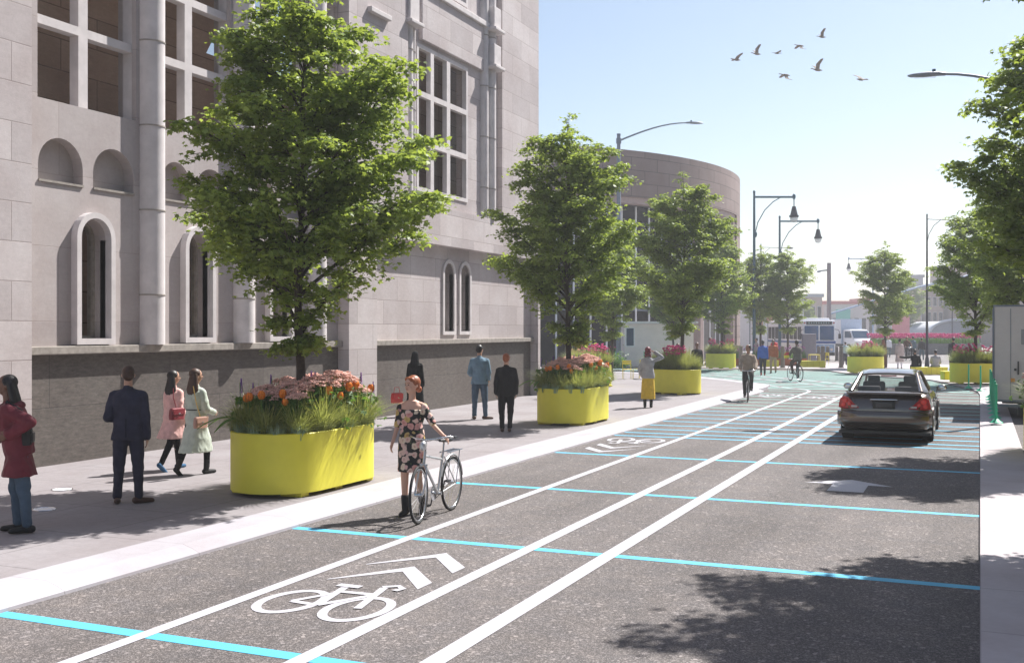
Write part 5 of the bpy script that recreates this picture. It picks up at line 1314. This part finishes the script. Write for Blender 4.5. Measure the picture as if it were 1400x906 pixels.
# grey container-like box trailer on the right
e = empty('trailer', (1.55,31.6,0), 0, 'large pale grey box trailer parked behind the green posts at the right edge', 'trailer')
b = MB(); b.bbox(-1.20,0,.42,1.25,4.3,2.98,.02); b.build('box_body', M_GREYP, e)
b = MB()
for x in (-1.21,1.26):
    b.box(x-.012,-.012,.40,x+.012,.05,3.0)
for y in (1.2,2.1,3.2): b.box(-1.215,y,.46,-1.20,y+.03,2.94)
b.box(-1.2,-.014,2.95,1.25,.0,3.0); b.box(-1.2,-.014,.42,1.25,.0,.48); b.build('edge_trim', M_STEEL, e)
b = MB(); b.bbox(-.55,-.02,1.95,.25,.01,2.35,.01); b.build('vent_panel', mat('vent_grey', (.34,.34,.35), .6), e)
b = MB(); b.path([(-.62,-.03,1.15),(-.62,-.06,1.3),(-.62,-.03,1.5)], .018, 6); b.bbox(-.72,-.03,1.25,-.66,0,1.31,.005); b.build('door_handle', M_BPL, e)
b = MB(); b.path([(-.80,-.004,.5),(-.80,-.004,2.9)], .008, 4); b.build('door_seam', M_STEEL, e)
b = MB(); b.bbox(-.80,-.04,.95,-.70,0,1.05,.01); b.build('marker_light', mat('amber_lens', (.75,.28,.03), .3), e)
b = MB(); b.bbox(-.62,.02,.03,-.38,.6,.46,.02); b.bbox(.5,.02,.03,.74,.6,.46,.02); b.box(-1.0,.3,.36,1.0,4,.42); b.build('support', M_BPL, e)
b = MB(); b.bbox(-1.2,-.25,.30,1.25,-.02,.36,.01); b.build('step', M_STEEL, e)
# kiosk
kx, ky = -19.98, 63.27; ka = math.atan2(64.96-63.27, 3.9)
e = empty('kiosk', (kx,ky,.07), ka, 'pale windowless kiosk building with a thin white roof, left of the plaza', 'kiosk')
b = MB(); b.bbox(0,0,0,4.25,2.6,2.62,.02); b.build('wall', M_PALE, e)
b = MB(); b.box(-.3,-.3,2.63,4.5,2.9,2.76); b.build('roof', M_WHITEP, e)
b = MB(); b.bbox(.08,-.03,1.2,.66,.02,2.42,.01); f = b.build('window', M_WHITEP, e)
b = MB(); b.box(.15,-.036,1.28,.59,-.031,2.34); b.build('pane', M_BGLASS, f)
# white hoardings with a faded poster
e = empty('hoarding', (-20.6,104,.02), R(16), 'row of tall white hoarding panels with a pink and orange poster behind the plaza', 'hoarding')
for i in range(5):
    b = MB(); b.bbox(-3+i*1.7,0,.2,-3+i*1.7+1.6,.1,5.2+.5*(i%2),.02); b.build('panel', M_WHITEP, e)
    b = MB(); b.path([(-3.05+i*1.7,.05,0),(-3.05+i*1.7,.05,5.9)], .05, 6); b.build('post', M_STEEL, e)
b = MB(); b.box(1.9,-.02,2.9,3.0,-.005,4.6); b.box(.6,-.02,2.6,1.6,-.005,3.2); b.build('poster', mat('faded_pink_poster', (.72,.38,.34), .7, var=.4, vscale=1.2), e)
b = MB(); b.bbox(2.6,-.03,1.2,3.6,-.005,2.8,.005); b.build('poster', mat('faded_orange_poster', (.80,.52,.36), .7, var=.3, vscale=1.5), e)

# ================================================================== STREET LAMPS
def cobra(loc, rz, H, arm, rise, label, m=M_STEEL, pr=.09, sensor=True, group='street lamps'):
    e = empty('street_lamp', loc, rz, label, 'street lamp', group)
    b = MB(); b.cyl((0,0,0),(0,0,H),pr*1.25,pr*.8,n=14); b.cyl((0,0,0),(0,0,.5),pr*2,pr*1.5,n=14); b.cyl((0,0,H),(0,0,H+.06),pr*.95,pr*.9,n=14); b.build('pole', m, e, 40)
    P = [(0,0,H-.35)]
    for i in range(1,9): q = i/8; P.append((arm*q, 0, H-.35+rise*math.sin(q*PI/2)))
    b = MB(); b.path(P, [.055-.02*i/8 for i in range(9)], 8); b.cyl((0,0,H-.5),(0,0,H-.2),pr*1.15,n=14); b.build('arm', m, e, 60)
    hx = arm; hz = H-.35+rise
    b = MB(); b.loft([((hx-.1,0,hz),.05,.05,(0,1,0),(0,0,1)),((hx+.1,0,hz+.01),.12,.06,(0,1,0),(0,0,1)),((hx+.45,0,hz),.17,.07,(0,1,0),(0,0,1)),((hx+.8,0,hz-.02),.13,.045,(0,1,0),(0,0,1)),((hx+.9,0,hz-.02),.05,.02,(0,1,0),(0,0,1))], 14); hd_ = b.build('lamp_head', m, e, 50)
    b = MB(); b.box(hx+.15,-.1,hz-.085,hx+.7,.1,hz-.06); b.build('lens', M_PANE, hd_)
    if sensor: b = MB(); b.cyl((hx+.2,0,hz+.05),(hx+.2,0,hz+.14),.05,n=10); b.build('light_sensor', M_LAMPB, hd_, 40)
    return e
def globe(loc, rz, H, arm, label, m=M_LAMPB):
    e = empty('street_lamp', loc, rz, label, 'street lamp', 'street lamps')
    b = MB(); b.cyl((0,0,0),(0,0,H+.1),.12,.075,n=14); b.cyl((0,0,0),(0,0,.7),.22,.15,n=14); b.ell((0,0,H+.2),(.09,.09,.13),10,6); b.build('pole', m, e, 40)
    b = MB(); b.path([(0,0,H-.12),(arm,0,H-.12)], .075, 8); b.ell((arm,0,H-.1),(.12,.12,.2),10,8)
    b.path([(.05,0,H-2.6),(.25,0,H-1.8),(.7,0,H-1.0),(1.25,0,H-.45),(1.75,0,H-.15)], .032, 6); b.ell((.08,0,H-2.6),(.12,.12,.22),10,6); b.build('arm', m, e, 60)
    b = MB(); b.cyl((arm,0,H-.2),(arm,0,H-.75),.035,n=8); b.cyl((arm,0,H-.75),(arm,0,H-1.35),.12,.26,n=16); b.cyl((arm,0,H-1.35),(arm,0,H-1.48),.32,.30,n=18); hd_ = b.build('lamp_hood', M_LAMPD, e, 40)
    b = MB(); b.ell((arm,0,H-1.55),(.26,.26,.28),16,10); b.build('globe', glass_mat('clear_lamp_globe', (.7,.72,.78), .45), hd_, 60)
    return e
cr = R(23.45)
cobra((-19.2,59.8,.1), cr, 13.5, 4.0, 1.05, 'tall grey street lamp with a long curved arm above the second and third trees', pr=.13)
cobra((2.3,33.2,0), R(195), 8.75, 3.4, 1.05, 'grey street lamp reaching in over the road at the top right', M_STEEL)
globe((-13.79,72.31,.07), cr, 11.2, 2.65, 'teal grey lamp post with a hanging globe, the nearer of two beside the museum')
globe((-14.35,85.6,.0), cr, 10.9, 3.0, 'teal grey lamp post with a hanging globe, the farther of two beside the museum')
def bracket(loc, rz, H, arm, label, m=M_LAMPD):
    e = empty('street_lamp', loc, rz, label, 'street lamp', 'street lamps')
    b = MB(); b.cyl((0,0,0),(0,0,H+.25),.085,.045,n=10); b.cyl((0,0,0),(0,0,.6),.16,.1,n=10); b.build('pole', m, e, 40)
    b = MB(); b.path([(0,0,H-.05),(arm,0,H-.12)], .03, 6); b.path([(.03,0,H-1.35),(.12,0,H-.95),(.4,0,H-.45),(.8,0,H-.12)], .02, 6); b.build('arm', m, e, 60)
    b = MB(); b.ell((arm+.2,0,H-.12),(.30,.12,.09),14,8); b.build('lamp_head', m, e, 60); return e
bracket((-17.9,97.0,0), cr, 9.7, 2.4, 'thin dark lamp post whose flat head shows above the paired dark trees', M_LAMPD)
bracket((-2.9,68.9,.07), cr, 8.9, 1.95, 'dark lamp post with a bracket arm beside the lone round tree')
bracket((-2.8,128,0), cr+PI, 9.2, 2.2, 'distant thin lamp post rising behind the tulip bed with its arm to the left', M_LAMPD)
bracket((.0,135,0), cr+PI, 8.3, 1.2, 'distant thin lamp post behind the right end of the tulip bed', M_LAMPD)
cobra((1.9,76,0), cr+PI/2, 11.5, 1.2, .2, 'blue grey pole rising behind the foliage on the right', M_STEEL, pr=.08)
globe((-13.0,150,0), cr+PI, 11.8, 3.2, 'pale distant lamp with its globe to the left beyond the bus', mat('pale_blue_steel', (.22,.30,.42), .5))
e = empty('utility_pole', (-13.9,112,0), 0, 'thick grey utility pole standing behind the bus', 'pole')
b = MB(); b.cyl((0,0,0),(0,0,9.0),.24,.2,n=14); b.build('pole', mat('weathered_pole', (.24,.21,.22), .8), e, 40)
b = MB(); b.path([(0,0,8.3),(-1.0,0,8.2)], .08, 6); b.ell((-1.0,0,8.15),(.2,.15,.1)); b.build('arm', M_STEEL, e, 60)
b = MB(); b.path([(.1,0,3.9),(8,5,6.6),(14,9,8.2)], .10, 6); b.build('mast_arm', mat('pale_blue_steel2', (.22,.30,.42), .5), e, 60)

# ================================================================== SMALL STREET FURNITURE
def bollard(loc, label, h=1.02):
    e = empty('bollard', loc, 0, label, 'bollard', 'grey bollards round the plaza')
    b = MB(); b.cyl((0,0,0),(0,0,h-.05),.13,.12,n=16); b.cyl((0,0,h-.05),(0,0,h),.12,.07,n=16); b.build('post', M_BOL, e, 40)
    b = MB(); b.cyl((0,0,0),(0,0,.04),.18,n=16); b.build('base', M_BOL, e, 40); return e
for p in ((-13.3,65.5,.07),(-10.77,65.3,.07),(-8.58,66.25,.07),(-7.58,66.68,.07)): bollard(p, 'grey bollard of the nearer row across the plaza mouth', 1.3)
for px_ in range(7): bollard((-11.6+px_*.62,82.2+px_*.27,0), 'grey bollard in the close set row before the bus', 1.1)
for p in ((-15.6,74.5,.07),(-14.8,71.8,.07)): bollard(p, 'grey bollard among the plants beside the museum', 1.2)
e = empty('info_slab', (-10.0,70.6,.07), cr, 'speckled grey upright stone slab standing before the bus', 'stone slab')
b = MB(); b.bbox(-.45,-.12,.12,.45,.12,2.0,.05); b.build('slab', mat('speckled_granite', (.20,.19,.24), .7, var=.5, vscale=40), e)
b = MB(); b.bbox(-.5,-.18,0,.5,.18,.12,.02); b.build('plinth', M_BOL, e)
def delineator(loc, label, grp):
    e = empty('delineator_post', loc, 0, label, 'marker post', grp)
    b = MB(); b.cyl((0,0,.03),(0,0,.92),.030,n=10); b.ell((0,0,.92),(.03,.03,.02),10,6); b.build('post', M_GREENP, e, 50)
    b = MB(); b.cyl((0,0,0),(0,0,.03),.16,.13,n=18); b.cyl((0,0,.03),(0,0,.10),.12,.035,n=14); b.build('base', M_GREENP, e, 50)
y = 28.5
while y < 40.5: delineator((.36-.004*(y-28), y, .1), 'green flexible marker post in the row along the right strip beside the trailer', 'green posts along the right strip'); y += 1.5
delineator((.02,43.6,.07), 'green marker post at the plaza corner, right of the lone one', 'green posts at the plaza corner')
delineator((-.40,45.3,.07), 'green marker post standing farthest left at the plaza corner', 'green posts at the plaza corner')
delineator((-19.88,61.35,.1), 'green post left of the yellow cafe chairs', 'green posts by the cafe chairs'); delineator((-18.3,61.9,.1), 'green post right of the yellow cafe chairs', 'green posts by the cafe chairs')
def bench(loc, rz, L, label):
    e = empty('bench', loc, rz, label, 'bench', 'low yellow benches')
    b = MB(); b.bbox(-L/2,-.25,.08,L/2,.25,.42,.015); b.build('base', M_YEL, e)
    b = MB()
    for i in range(5): b.bbox(-L/2-.02,-.27+i*.11,.42,L/2+.02,-.27+i*.11+.095,.455,.006)
    b.build('seat', M_YEL, e)
    b = MB()
    n = int(L/.28)
    for i in range(n+1): x = -L/2+i*L/n; b.box(x-.006,-.256,.09,x+.006,-.2505,.42)
    b.build('panel_joint', mat('dark_yellow_joint', (.45,.38,.03), .6), e)
bench((-11.35,64.3,.07), cr, .95, 'short yellow bench behind the man in the rust jacket'); bench((-8.95,64.4,.07), cr, 1.4, 'yellow bench before the grey stone slab')
bench((-2.35,58.2,.0), cr+.1, 1.7, 'yellow bench seen past the sedan roof, a person in black sitting on it'); bench((-1.05,50.9,.07), cr, 1.0, 'short yellow bench beside the planter by the green posts')
def cafe_chair(loc, rz, label):
    e = empty('cafe_chair', loc, rz, label, 'chair', 'yellow cafe chairs')
    b = MB()
    for i in range(5): b.bbox(-.20,-.19+i*.08,.43,.20,-.19+i*.08+.06,.45,.004)
    b.build('seat', M_YELD, e); b = MB()
    for z in (.66,.76): b.bbox(-.20,-.22,z,.20,-.20,z+.07,.005)
    b.build('backrest', M_YELD, e)
    for s in (1,-1):
        b = MB(); b.path([(s*.19,-.20,0),(s*.19,-.21,.85)], .011, 6); b.build('leg', M_YELD, e); b = MB(); b.path([(s*.19,.19,0),(s*.19,.17,.44)], .011, 6); b.build('leg', M_YELD, e)
def cafe_table(loc, label):
    e = empty('cafe_table', loc, .3, label, 'table', 'yellow cafe tables')
    b = MB(); b.bbox(-.32,-.32,.70,.32,.32,.725,.01); b.build('tabletop', M_YELD, e)
    for s in (1,-1):
        for t in (1,-1): b = MB(); b.path([(s*.28,t*.28,.70),(s*.30,t*.30,0)], .012, 6); b.build('leg', M_YELD, e)
cafe_chair((-14.65,46.9,.1), 3.6, 'yellow cafe chair at the left of the group beside the third planter'); cafe_chair((-14.3,47.6,.1), 2.6, 'yellow cafe chair behind the table beside the third planter'); cafe_table((-13.75,47.3,.1), 'yellow cafe table left of the woman in the yellow skirt')
cafe_table((-9.4,68.6,.07), 'yellow table before the row of bollards'); cafe_chair((-8.9,69.4,.07), 2.2, 'yellow chair between the stone slab and the bollards'); cafe_chair((-15.0,64.4,.07), 1.2, 'yellow chair right of the small planter before the museum')
# terracotta troughs of tulips along the museum and behind the walkers
def trough(loc, rz, L, label, col=M_MAG, n=60, ms=M_TERRA, h=.45):
    e = empty('flower_trough', loc, rz, label, 'planter', 'low terracotta troughs')
    b = MB(); b.bbox(-L/2,-.4,0,L/2,.4,h,.03); b.build('trough', ms, e)
    r = random.Random(int(L*100)); b = MB(); c = MB()
    V = []; F = []
    for i in range(int(L*150)):
        x, y = r.uniform(-L/2,L/2), r.uniform(-.36,.36); a = r.uniform(0,6.3); o = len(V); hh = r.uniform(.3,.62)
        V += [(x-.02*math.cos(a),y-.02*math.sin(a),h-.02),(x+.02*math.cos(a),y+.02*math.sin(a),h-.02),(x+r.uniform(-.1,.1),y+r.uniform(-.1,.1),h+hh)]; F.append((o,o+1,o+2))
    b.add(V, F); b.build('foliage', M_GRASS2, e, recalc=False)
    for i in range(int(L*n*.3)):
        x, y = r.uniform(-L/2,L/2), r.uniform(-.36,.36); c.ell((x,y,h+r.uniform(.5,.8)),(.04,.04,.06),6,4)
    c.build('blossoms', col, e, 60)
trough((-19.2,65.5,.1), cr, 2.2, 'low terracotta trough of magenta flowers in front of the museum'); trough((-11.7,69.5,.07), cr, 3.4, 'terracotta trough of purple flowers left of the cyclist riding away', mat('violet_petal',(.30,.05,.25),.6))
trough((-14.2,68.4,.07), cr, 1.6, 'terracotta trough beside the small planter, right of the museum wall', mat('violet_petal',(.30,.05,.25),.6)); trough((-21.0,62.4,.1), cr, 1.6, 'terracotta trough at the left foot of the kiosk')
# raised tulip bed
e = empty('tulip_bed', (-4.8,108.5,0), R(23.45), 'long raised concrete bed across the far side of the plaza', 'planter')
b = MB(); b.bbox(-5.0,-1.2,0,4.9,1.2,1.0,.04); b.build('wall', M_CONC, e)
b = MB(); b.bbox(-4.9,-1.1,.9,4.8,1.1,1.03,.02); b.build('soil', M_SOIL, e)
r = random.Random(6); V = []; F = []
for i in range(3000):
    x, y = r.uniform(-4.9,4.8), r.uniform(-1.1,1.1); o = len(V); a = r.uniform(0,6.3); hh = r.uniform(.3,.7)
    V += [(x-.03*math.cos(a),y-.03*math.sin(a),1.0),(x+.03*math.cos(a),y+.03*math.sin(a),1.0),(x+r.uniform(-.1,.1),y+r.uniform(-.1,.1),1.0+hh)]; F.append((o,o+1,o+2))
b = MB(); b.add(V, F); o = b.build('tulip_leaves', M_GRASS2, None, recalc=False); o.location = (-4.8,108.5,0); o.rotation_euler = (0,0,R(23.45)); tag(o, 'green mass of tulip leaves on the raised bed', 'plants', kind='stuff')
b = MB()
for i in range(1300):
    b.ell((r.uniform(-5.1,4.9), r.uniform(-1.2,1.2), r.uniform(1.55,1.95)), (.055,.055,.085), 6, 4)
o = b.build('tulips', M_MAG, None, 60); o.location = (-4.8,108.5,0); o.rotation_euler = (0,0,R(23.45)); tag(o, 'dense band of magenta tulips on the raised bed', 'tulips', kind='stuff')
# small bushes low in front of the museum
rb = random.Random(12)
for i, (x, y, s) in enumerate(((-19.0,58.5,1),(-21,60.5,1.1),(-17.6,66.8,.9),(-24.5,68,1.2))):
    P = np.array([(rb.gauss(0,.35)*s, rb.gauss(0,.35)*s, abs(rb.gauss(0,.35))*s+.1) for _ in range(900)])
    e = empty('shrub', (x,y,.1), 0, ('small green shrub nearest the cafe chairs','green shrub left of the cafe chairs','shaded shrub near the kiosk front','large shrub by the museum glass')[i], 'shrub', 'shrubs before the museum')
    me = ngon_mesh('foliage', make_leaf_arrays(P, 0, .11, np.random.default_rng(i)), 12, M_GRASS2); o = bpy.data.objects.new('foliage', me); COL.objects.link(o); o.parent = e
    b = MB(); b.path([(0,0,0),(0,0,.4)], .03, 6); b.build('stem', M_BARK, e)
# ================================================================== BIRDS
def bird(loc, head_, flap, roll, s, label):
    e = empty('bird', loc, head_, label, 'bird', 'flock of geese in the sky'); e.scale = (s,)*3
    e.rotation_euler = (roll*.3, 0, head_)
    BR = mat('goose_brown', (.16,.115,.085), .8, var=.35, vscale=8)
    b = MB(); b.loft([((-.38,0,0),.02,.012,(0,1,0),(0,0,1)),((-.28,0,0),.06,.035,(0,1,0),(0,0,1)),((-.1,0,0),.10,.09,(0,1,0),(0,0,1)),((.12,0,0),.09,.09,(0,1,0),(0,0,1)),((.26,0,.02),.045,.05,(0,1,0),(0,0,1)),((.42,0,.05),.028,.03,(0,1,0),(0,0,1)),((.50,0,.06),.035,.038,(0,1,0),(0,0,1)),((.56,0,.055),.02,.018,(0,1,0),(0,0,1)),((.62,0,.045),.006,.005,(0,1,0),(0,0,1))], 12); b.build('body', BR, e, 60)
    for sg in (1,-1):
        fl = flap[0 if sg > 0 else 1]; c1, s1 = math.cos(R(fl)), math.sin(R(fl)); c2, s2 = math.cos(R(fl*.5)), math.sin(R(fl*.5))
        y1, z1 = .38*c1, .38*s1; y2, z2 = y1+.42*c2, z1+.42*s2
        top = [(.16,0,.05),(.20,y1,z1),(.05,y2,z2)]; bot = [(-.14,0,.04),(-.12,y1,z1),(-.16,y2,z2)]
        b = MB(); V = [(x, sg*y, z) for x, y, z in top]+[(x, sg*y, z) for x, y, z in bot]+[(-.10,sg*(y2+.10),z2+.03*math.copysign(1,fl))]
        b.add(V+[(x,y,z+.022) for x,y,z in V], [(0,1,4,3),(1,2,5,4),(2,6,5),(10,11,8,7),(11,12,9,8),(12,13,9),(0,3,10,7),(3,4,11,10),(4,5,12,11),(5,6,13,12),(6,2,9,13),(2,1,8,9),(1,0,7,8)])
        b.build('wing', BR, e)
BIRDS = [((-14.9,72.02,20.31),200,(25,20),'farthest left in the flock, wings low'),((-13.65,72.56,20.7),200,(75,55),'second from the left in the flock, both wings raised'),((-12.44,73.09,20.75),20,(12,15),'smallest of the flock, gliding edge on'),
 ((-11.01,73.71,21.24),200,(-55,5),'upper middle of the flock, one wing hanging down'),((-9.66,74.29,21.83),190,(70,50),'topmost of the flock, wings raised in a V'),((-11.9,73.32,19.29),200,(-60,8),'lowest on the left of the flock, wing pointing down'),
 ((-9.93,74.17,19.63),200,(70,55),'largest of the flock, both wings high'),((-7.29,75.32,19.0),20,(35,-10),'farthest right of the flock, gliding alone')]
SS = [.8,.8,.62,.78,.72,.9,.95,.95]
for (p, h, fl, t), s in zip(BIRDS, SS): bird(p, R(h+23), fl, .4, s, 'brown goose '+t)

# ================================================================== FAR BUILDINGS
def camxy(lat, d): a = R(23.45); return (lat*math.cos(a)-d*math.sin(a), lat*math.sin(a)+d*math.cos(a))
def far(px0, px1, d, h, dep, wall, roofm, label, roofh=.6, name='far_building', rows=2, cols=6, cat='building', doors=True):
    l0, l1 = (px0-700)/1475*d, (px1-700)/1475*d; w = l1-l0; x, y = camxy((l0+l1)/2, d)
    e = empty(name, (x,y,0), R(23.45), label, cat)
    b = MB(); b.box(-w/2,0,0,w/2,dep,h); b.build('wall', wall, e)
    b = MB(); b.bbox(-w/2-.3,-.3,h,w/2+.3,dep+.3,h+roofh,.05); b.build('roof', roofm, e)
    for i in range(rows):
        z = .9+(h-1.2)*i/rows
        for j in range(cols):
            xx = -w/2+w*(j+.5)/cols; ww = w/cols*.28
            b = MB(); b.box(xx-ww-.1,-.06,z-.1,xx+ww+.1,.05,z+(h/rows)*.5+.1); f = b.build('window', M_TRIM, e)
            b = MB(); b.box(xx-ww,-.08,z,xx+ww,-.061,z+(h/rows)*.5); b.build('pane', M_DGLASS, f)
    return e
WP = mat('pale_render_wall', (.62,.56,.56), .8, var=.1, vscale=.3); WG = mat('grey_render_wall', (.42,.42,.46), .8, var=.12, vscale=.3); WB_ = mat('buff_brick_wall', (.46,.34,.28), .8, var=.12, vscale=.3)
RR = mat('faded_red_roof', (.55,.16,.15), .8); RG = mat('grey_roof', (.36,.37,.40), .7)
far(1085,1112,205,6.6,14,WG,RG,'low grey building behind the bus on the left',cols=4)
far(1108,1124,190,8.0,12,WB_,RG,'narrow buff brick building behind the utility pole',cols=2)
far(1126,1206,200,7.0,18,WP,RR,'long pale building with a red roof beyond the truck',cols=8,rows=1)
far(1198,1246,215,8.2,16,WP,RR,'pale building with a red roofline behind the lone round tree',cols=5)
far(1244,1262,230,13.4,14,WG,RG,'slim grey tower block beyond the tulip bed',rows=4,cols=3)
far(1258,1290,220,10.5,14,WB_,RG,'buff block right of the slim tower',rows=3,cols=4)
far(1286,1330,225,11.5,20,WG,RG,'grey block behind the tree by the green posts',rows=3,cols=6)
far(1326,1420,210,15,20,WB_,RG,'tall buff building behind the grey trailer',rows=4,cols=8)
far(1400,1600,150,16,20,WB_,RG,'tall buff building at the far right',rows=4,cols=8)
far(880,1090,260,8,16,WG,RG,'long low grey building far behind the museum',cols=14)
far(600,900,200,9,16,WP,RG,'long building hidden behind the museum drum',cols=10)
# unseen row of buildings added on the right to cut down sky light
e = empty('brick_sky_blocker', (15,20,0), 0, 'long unseen brick block on the right, added to hold back sky light', 'building')
b = MB(); b.box(0,-50,0,10,36,21); b.build('wall', WB_, e)
b = MB(); b.bbox(-.4,-50.3,21,10.3,36.3,21.8,.05); b.build('cornice', M_TRIM, e)
for i in range(5):
    for j in range(14):
        b = MB(); b.box(-.05,-47+j*6,2+i*4,.03,-45.2+j*6,4.2+i*4); b.build('window', M_DGLASS, e)
# white shed with an arched roof
l0, l1, d = (1272-700)/1475*165, (1345-700)/1475*165, 165; w = l1-l0; x, y = camxy((l0+l1)/2, d)
e = empty('arched_shed', (x,y,0), R(23.45), 'white shed with a low arched roof behind the right half of the tulip bed', 'shed')
b = MB(); P = [(-w/2,0),(w/2,0),(w/2,2.0)]+[(w/2*math.cos(PI*i/16), 2.0+1.6*math.sin(PI*i/16)) for i in range(1,16)]+[(-w/2,2.0)]
b.plate(P, [], lambda u,v,t:(u,t,v), 0, 14); b.build('wall', mat('grey_white_shed', (.5,.51,.55), .6, var=.1), e)
b = MB(); b.path([(w/2*1.02*math.cos(PI*i/20), -.2, 2.0+1.75*math.sin(PI*i/20)) for i in range(21)], .25, 6); b.build('roof_edge', M_WHITEP, e, 60)
for px_, h in ((1232,4.2),):
    x, y = camxy((px_-700)/1475*150, 150); e = empty('sign_board', (x,y,0), R(23.45), 'tall pinkish red sign board in the haze beyond the tulips', 'sign')
    b = MB(); b.bbox(-1.2,0,.8,1.2,.25,h,.03); b.build('panel', mat('faded_red_panel', (.62,.20,.22), .6), e); b = MB(); b.path([(-.9,.1,0),(-.9,.1,.9)], .1, 6); b.path([(.9,.1,0),(.9,.1,.9)], .1, 6); b.build('post', M_STEEL, e)
x, y = camxy((1153-700)/1475*198, 198); e = empty('sign_board', (x,y,0), R(23.45), 'square green sign board against the pale red roofed building', 'sign')
b = MB(); b.bbox(-1.3,0,3.6,1.3,.2,6.0,.03); b.build('panel', mat('green_sign_panel', (.10,.48,.42), .6), e); b = MB(); b.path([(0,.1,0),(0,.1,3.1)], .2, 6); b.build('post', M_STEEL, e)
place_tree(tA, 1, camxy((1245-700)/1475*175,175)+(0,), 1, 1.35, 'pale hazy tree before the slim tower'); place_tree(tB, 1, camxy((1105-700)/1475*170,170)+(0,), 2, .8, 'hazy tree left of the utility pole')
# parked cars far off as seen just above the tulip bed's left end
def far_car(loc, rz, c, label):
    e = empty('parked_car', loc, rz, label, 'car', 'cars parked far off'); m = mat('far_paint_%d'%int(c[0]*100+c[2]*10), c, .3, coat=.5)
    ring = lambda y,w,z0,z1: [(-w,y,z0),(w,y,z0),(w,y,z1-.1),(w-.1,y,z1),(-w+.1,y,z1),(-w,y,z1-.1)]
    b = MB(); b.rings([ring(-2.2,.75,.35,.75),ring(-2.1,.85,.3,.85),ring(-1,.9,.25,.92),ring(1.4,.9,.25,.95),ring(2.1,.85,.3,.9),ring(2.2,.75,.4,.75)]); b.build('body', m, e, 40)
    b = MB(); b.rings([ring(-1.2,.7,.85,.97),ring(-.5,.62,.85,1.42),ring(.9,.62,.85,1.44),ring(1.7,.7,.85,1.0)]); b.build('cabin', M_DGLASS, e, 40)
    b = MB(); b.bbox(-.6,-.5,1.40,.6,.9,1.47,.03); b.build('roof', m, e)
    wheelset(e, [(-.85,-1.35,-1),(.85,-1.35,1),(-.85,1.35,-1),(.85,1.35,1)], .32, .2)
far_car((-10.6,117,0), R(113), (.5,.10,.12), 'dull red car parked beyond the left end of the tulip bed'); far_car((-6.0,119,0), R(113), (.18,.19,.22), 'dark grey car parked behind the tulip bed')

# ================================================================== HAZE
b = MB(); b.box(-420,-30,-1.1,330,560,32); hz = b.build('haze', None, None) if False else None
m = bpy.data.materials.new('air_haze'); m.use_nodes = True; nt = m.node_tree; nt.nodes.clear(); o_ = nt.nodes.new('ShaderNodeOutputMaterial'); pv = nt.nodes.new('ShaderNodeVolumePrincipled')
pv.inputs['Color'].default_value = (.93,.95,1,1); pv.inputs['Density'].default_value = .0012; pv.inputs['Anisotropy'].default_value = .3; nt.links.new(pv.outputs[0], o_.inputs['Volume'])
hz = b.build('haze', m); hz['kind'] = 'stuff'

# ================================================================== LIGHT, SKY, CAMERA
w = bpy.data.worlds.new('World'); sc.world = w; w.use_nodes = True; nt = w.node_tree; nt.nodes.clear()
sky = nt.nodes.new('ShaderNodeTexSky'); sky.sky_type = 'NISHITA'; sky.sun_disc = False
SX, SY = .41, .912; EL = R(50.5); az = math.atan2(SX, SY)
sky.sun_elevation = EL; sky.sun_rotation = az; sky.air_density = 1.0; sky.dust_density = 1.0; sky.ozone_density = 0.0
bg = nt.nodes.new('ShaderNodeBackground'); bg.inputs[1].default_value = .076; wo = nt.nodes.new('ShaderNodeOutputWorld')
nt.links.new(sky.outputs[0], bg.inputs[0]); nt.links.new(bg.outputs[0], wo.inputs[0])
L = bpy.data.lights.new('sun', 'SUN'); L.energy = 5.0; L.angle = R(.55); L.color = (1, .965, .92); lo = bpy.data.objects.new('sun', L); COL.objects.link(lo)
d = Vector((SX*math.cos(EL)/math.hypot(SX,SY), SY*math.cos(EL)/math.hypot(SX,SY), math.sin(EL))); lo.rotation_euler = d.to_track_quat('Z', 'Y').to_euler(); lo.location = (20,20,40)
cd = bpy.data.cameras.new('camera'); cam = bpy.data.objects.new('camera', cd); COL.objects.link(cam); sc.camera = cam
cam.location = (0, 0, 2.35); cam.rotation_euler = (R(90), 0, R(23.45)); cd.lens = 36*1475/1400; cd.sensor_width = 36; cd.shift_y = -3/1400; cd.clip_start = .05; cd.clip_end = 3000
vs = sc.view_settings; vs.view_transform = 'Standard'; vs.look = 'None'; vs.gamma = 1; vs.exposure = 0.93; vs.use_curve_mapping = False
sc.render.engine = 'CYCLES'; sc.cycles.volume_bounces = 0; sc.cycles.transparent_max_bounces = 12; sc.cycles.max_bounces = 8
# drop prototypes never placed
for k_, o in PROTO.items():
    if k_ not in USED:
        for c in [x for x in COL.objects if x.parent == o]: bpy.data.objects.remove(c)
        bpy.data.objects.remove(o)
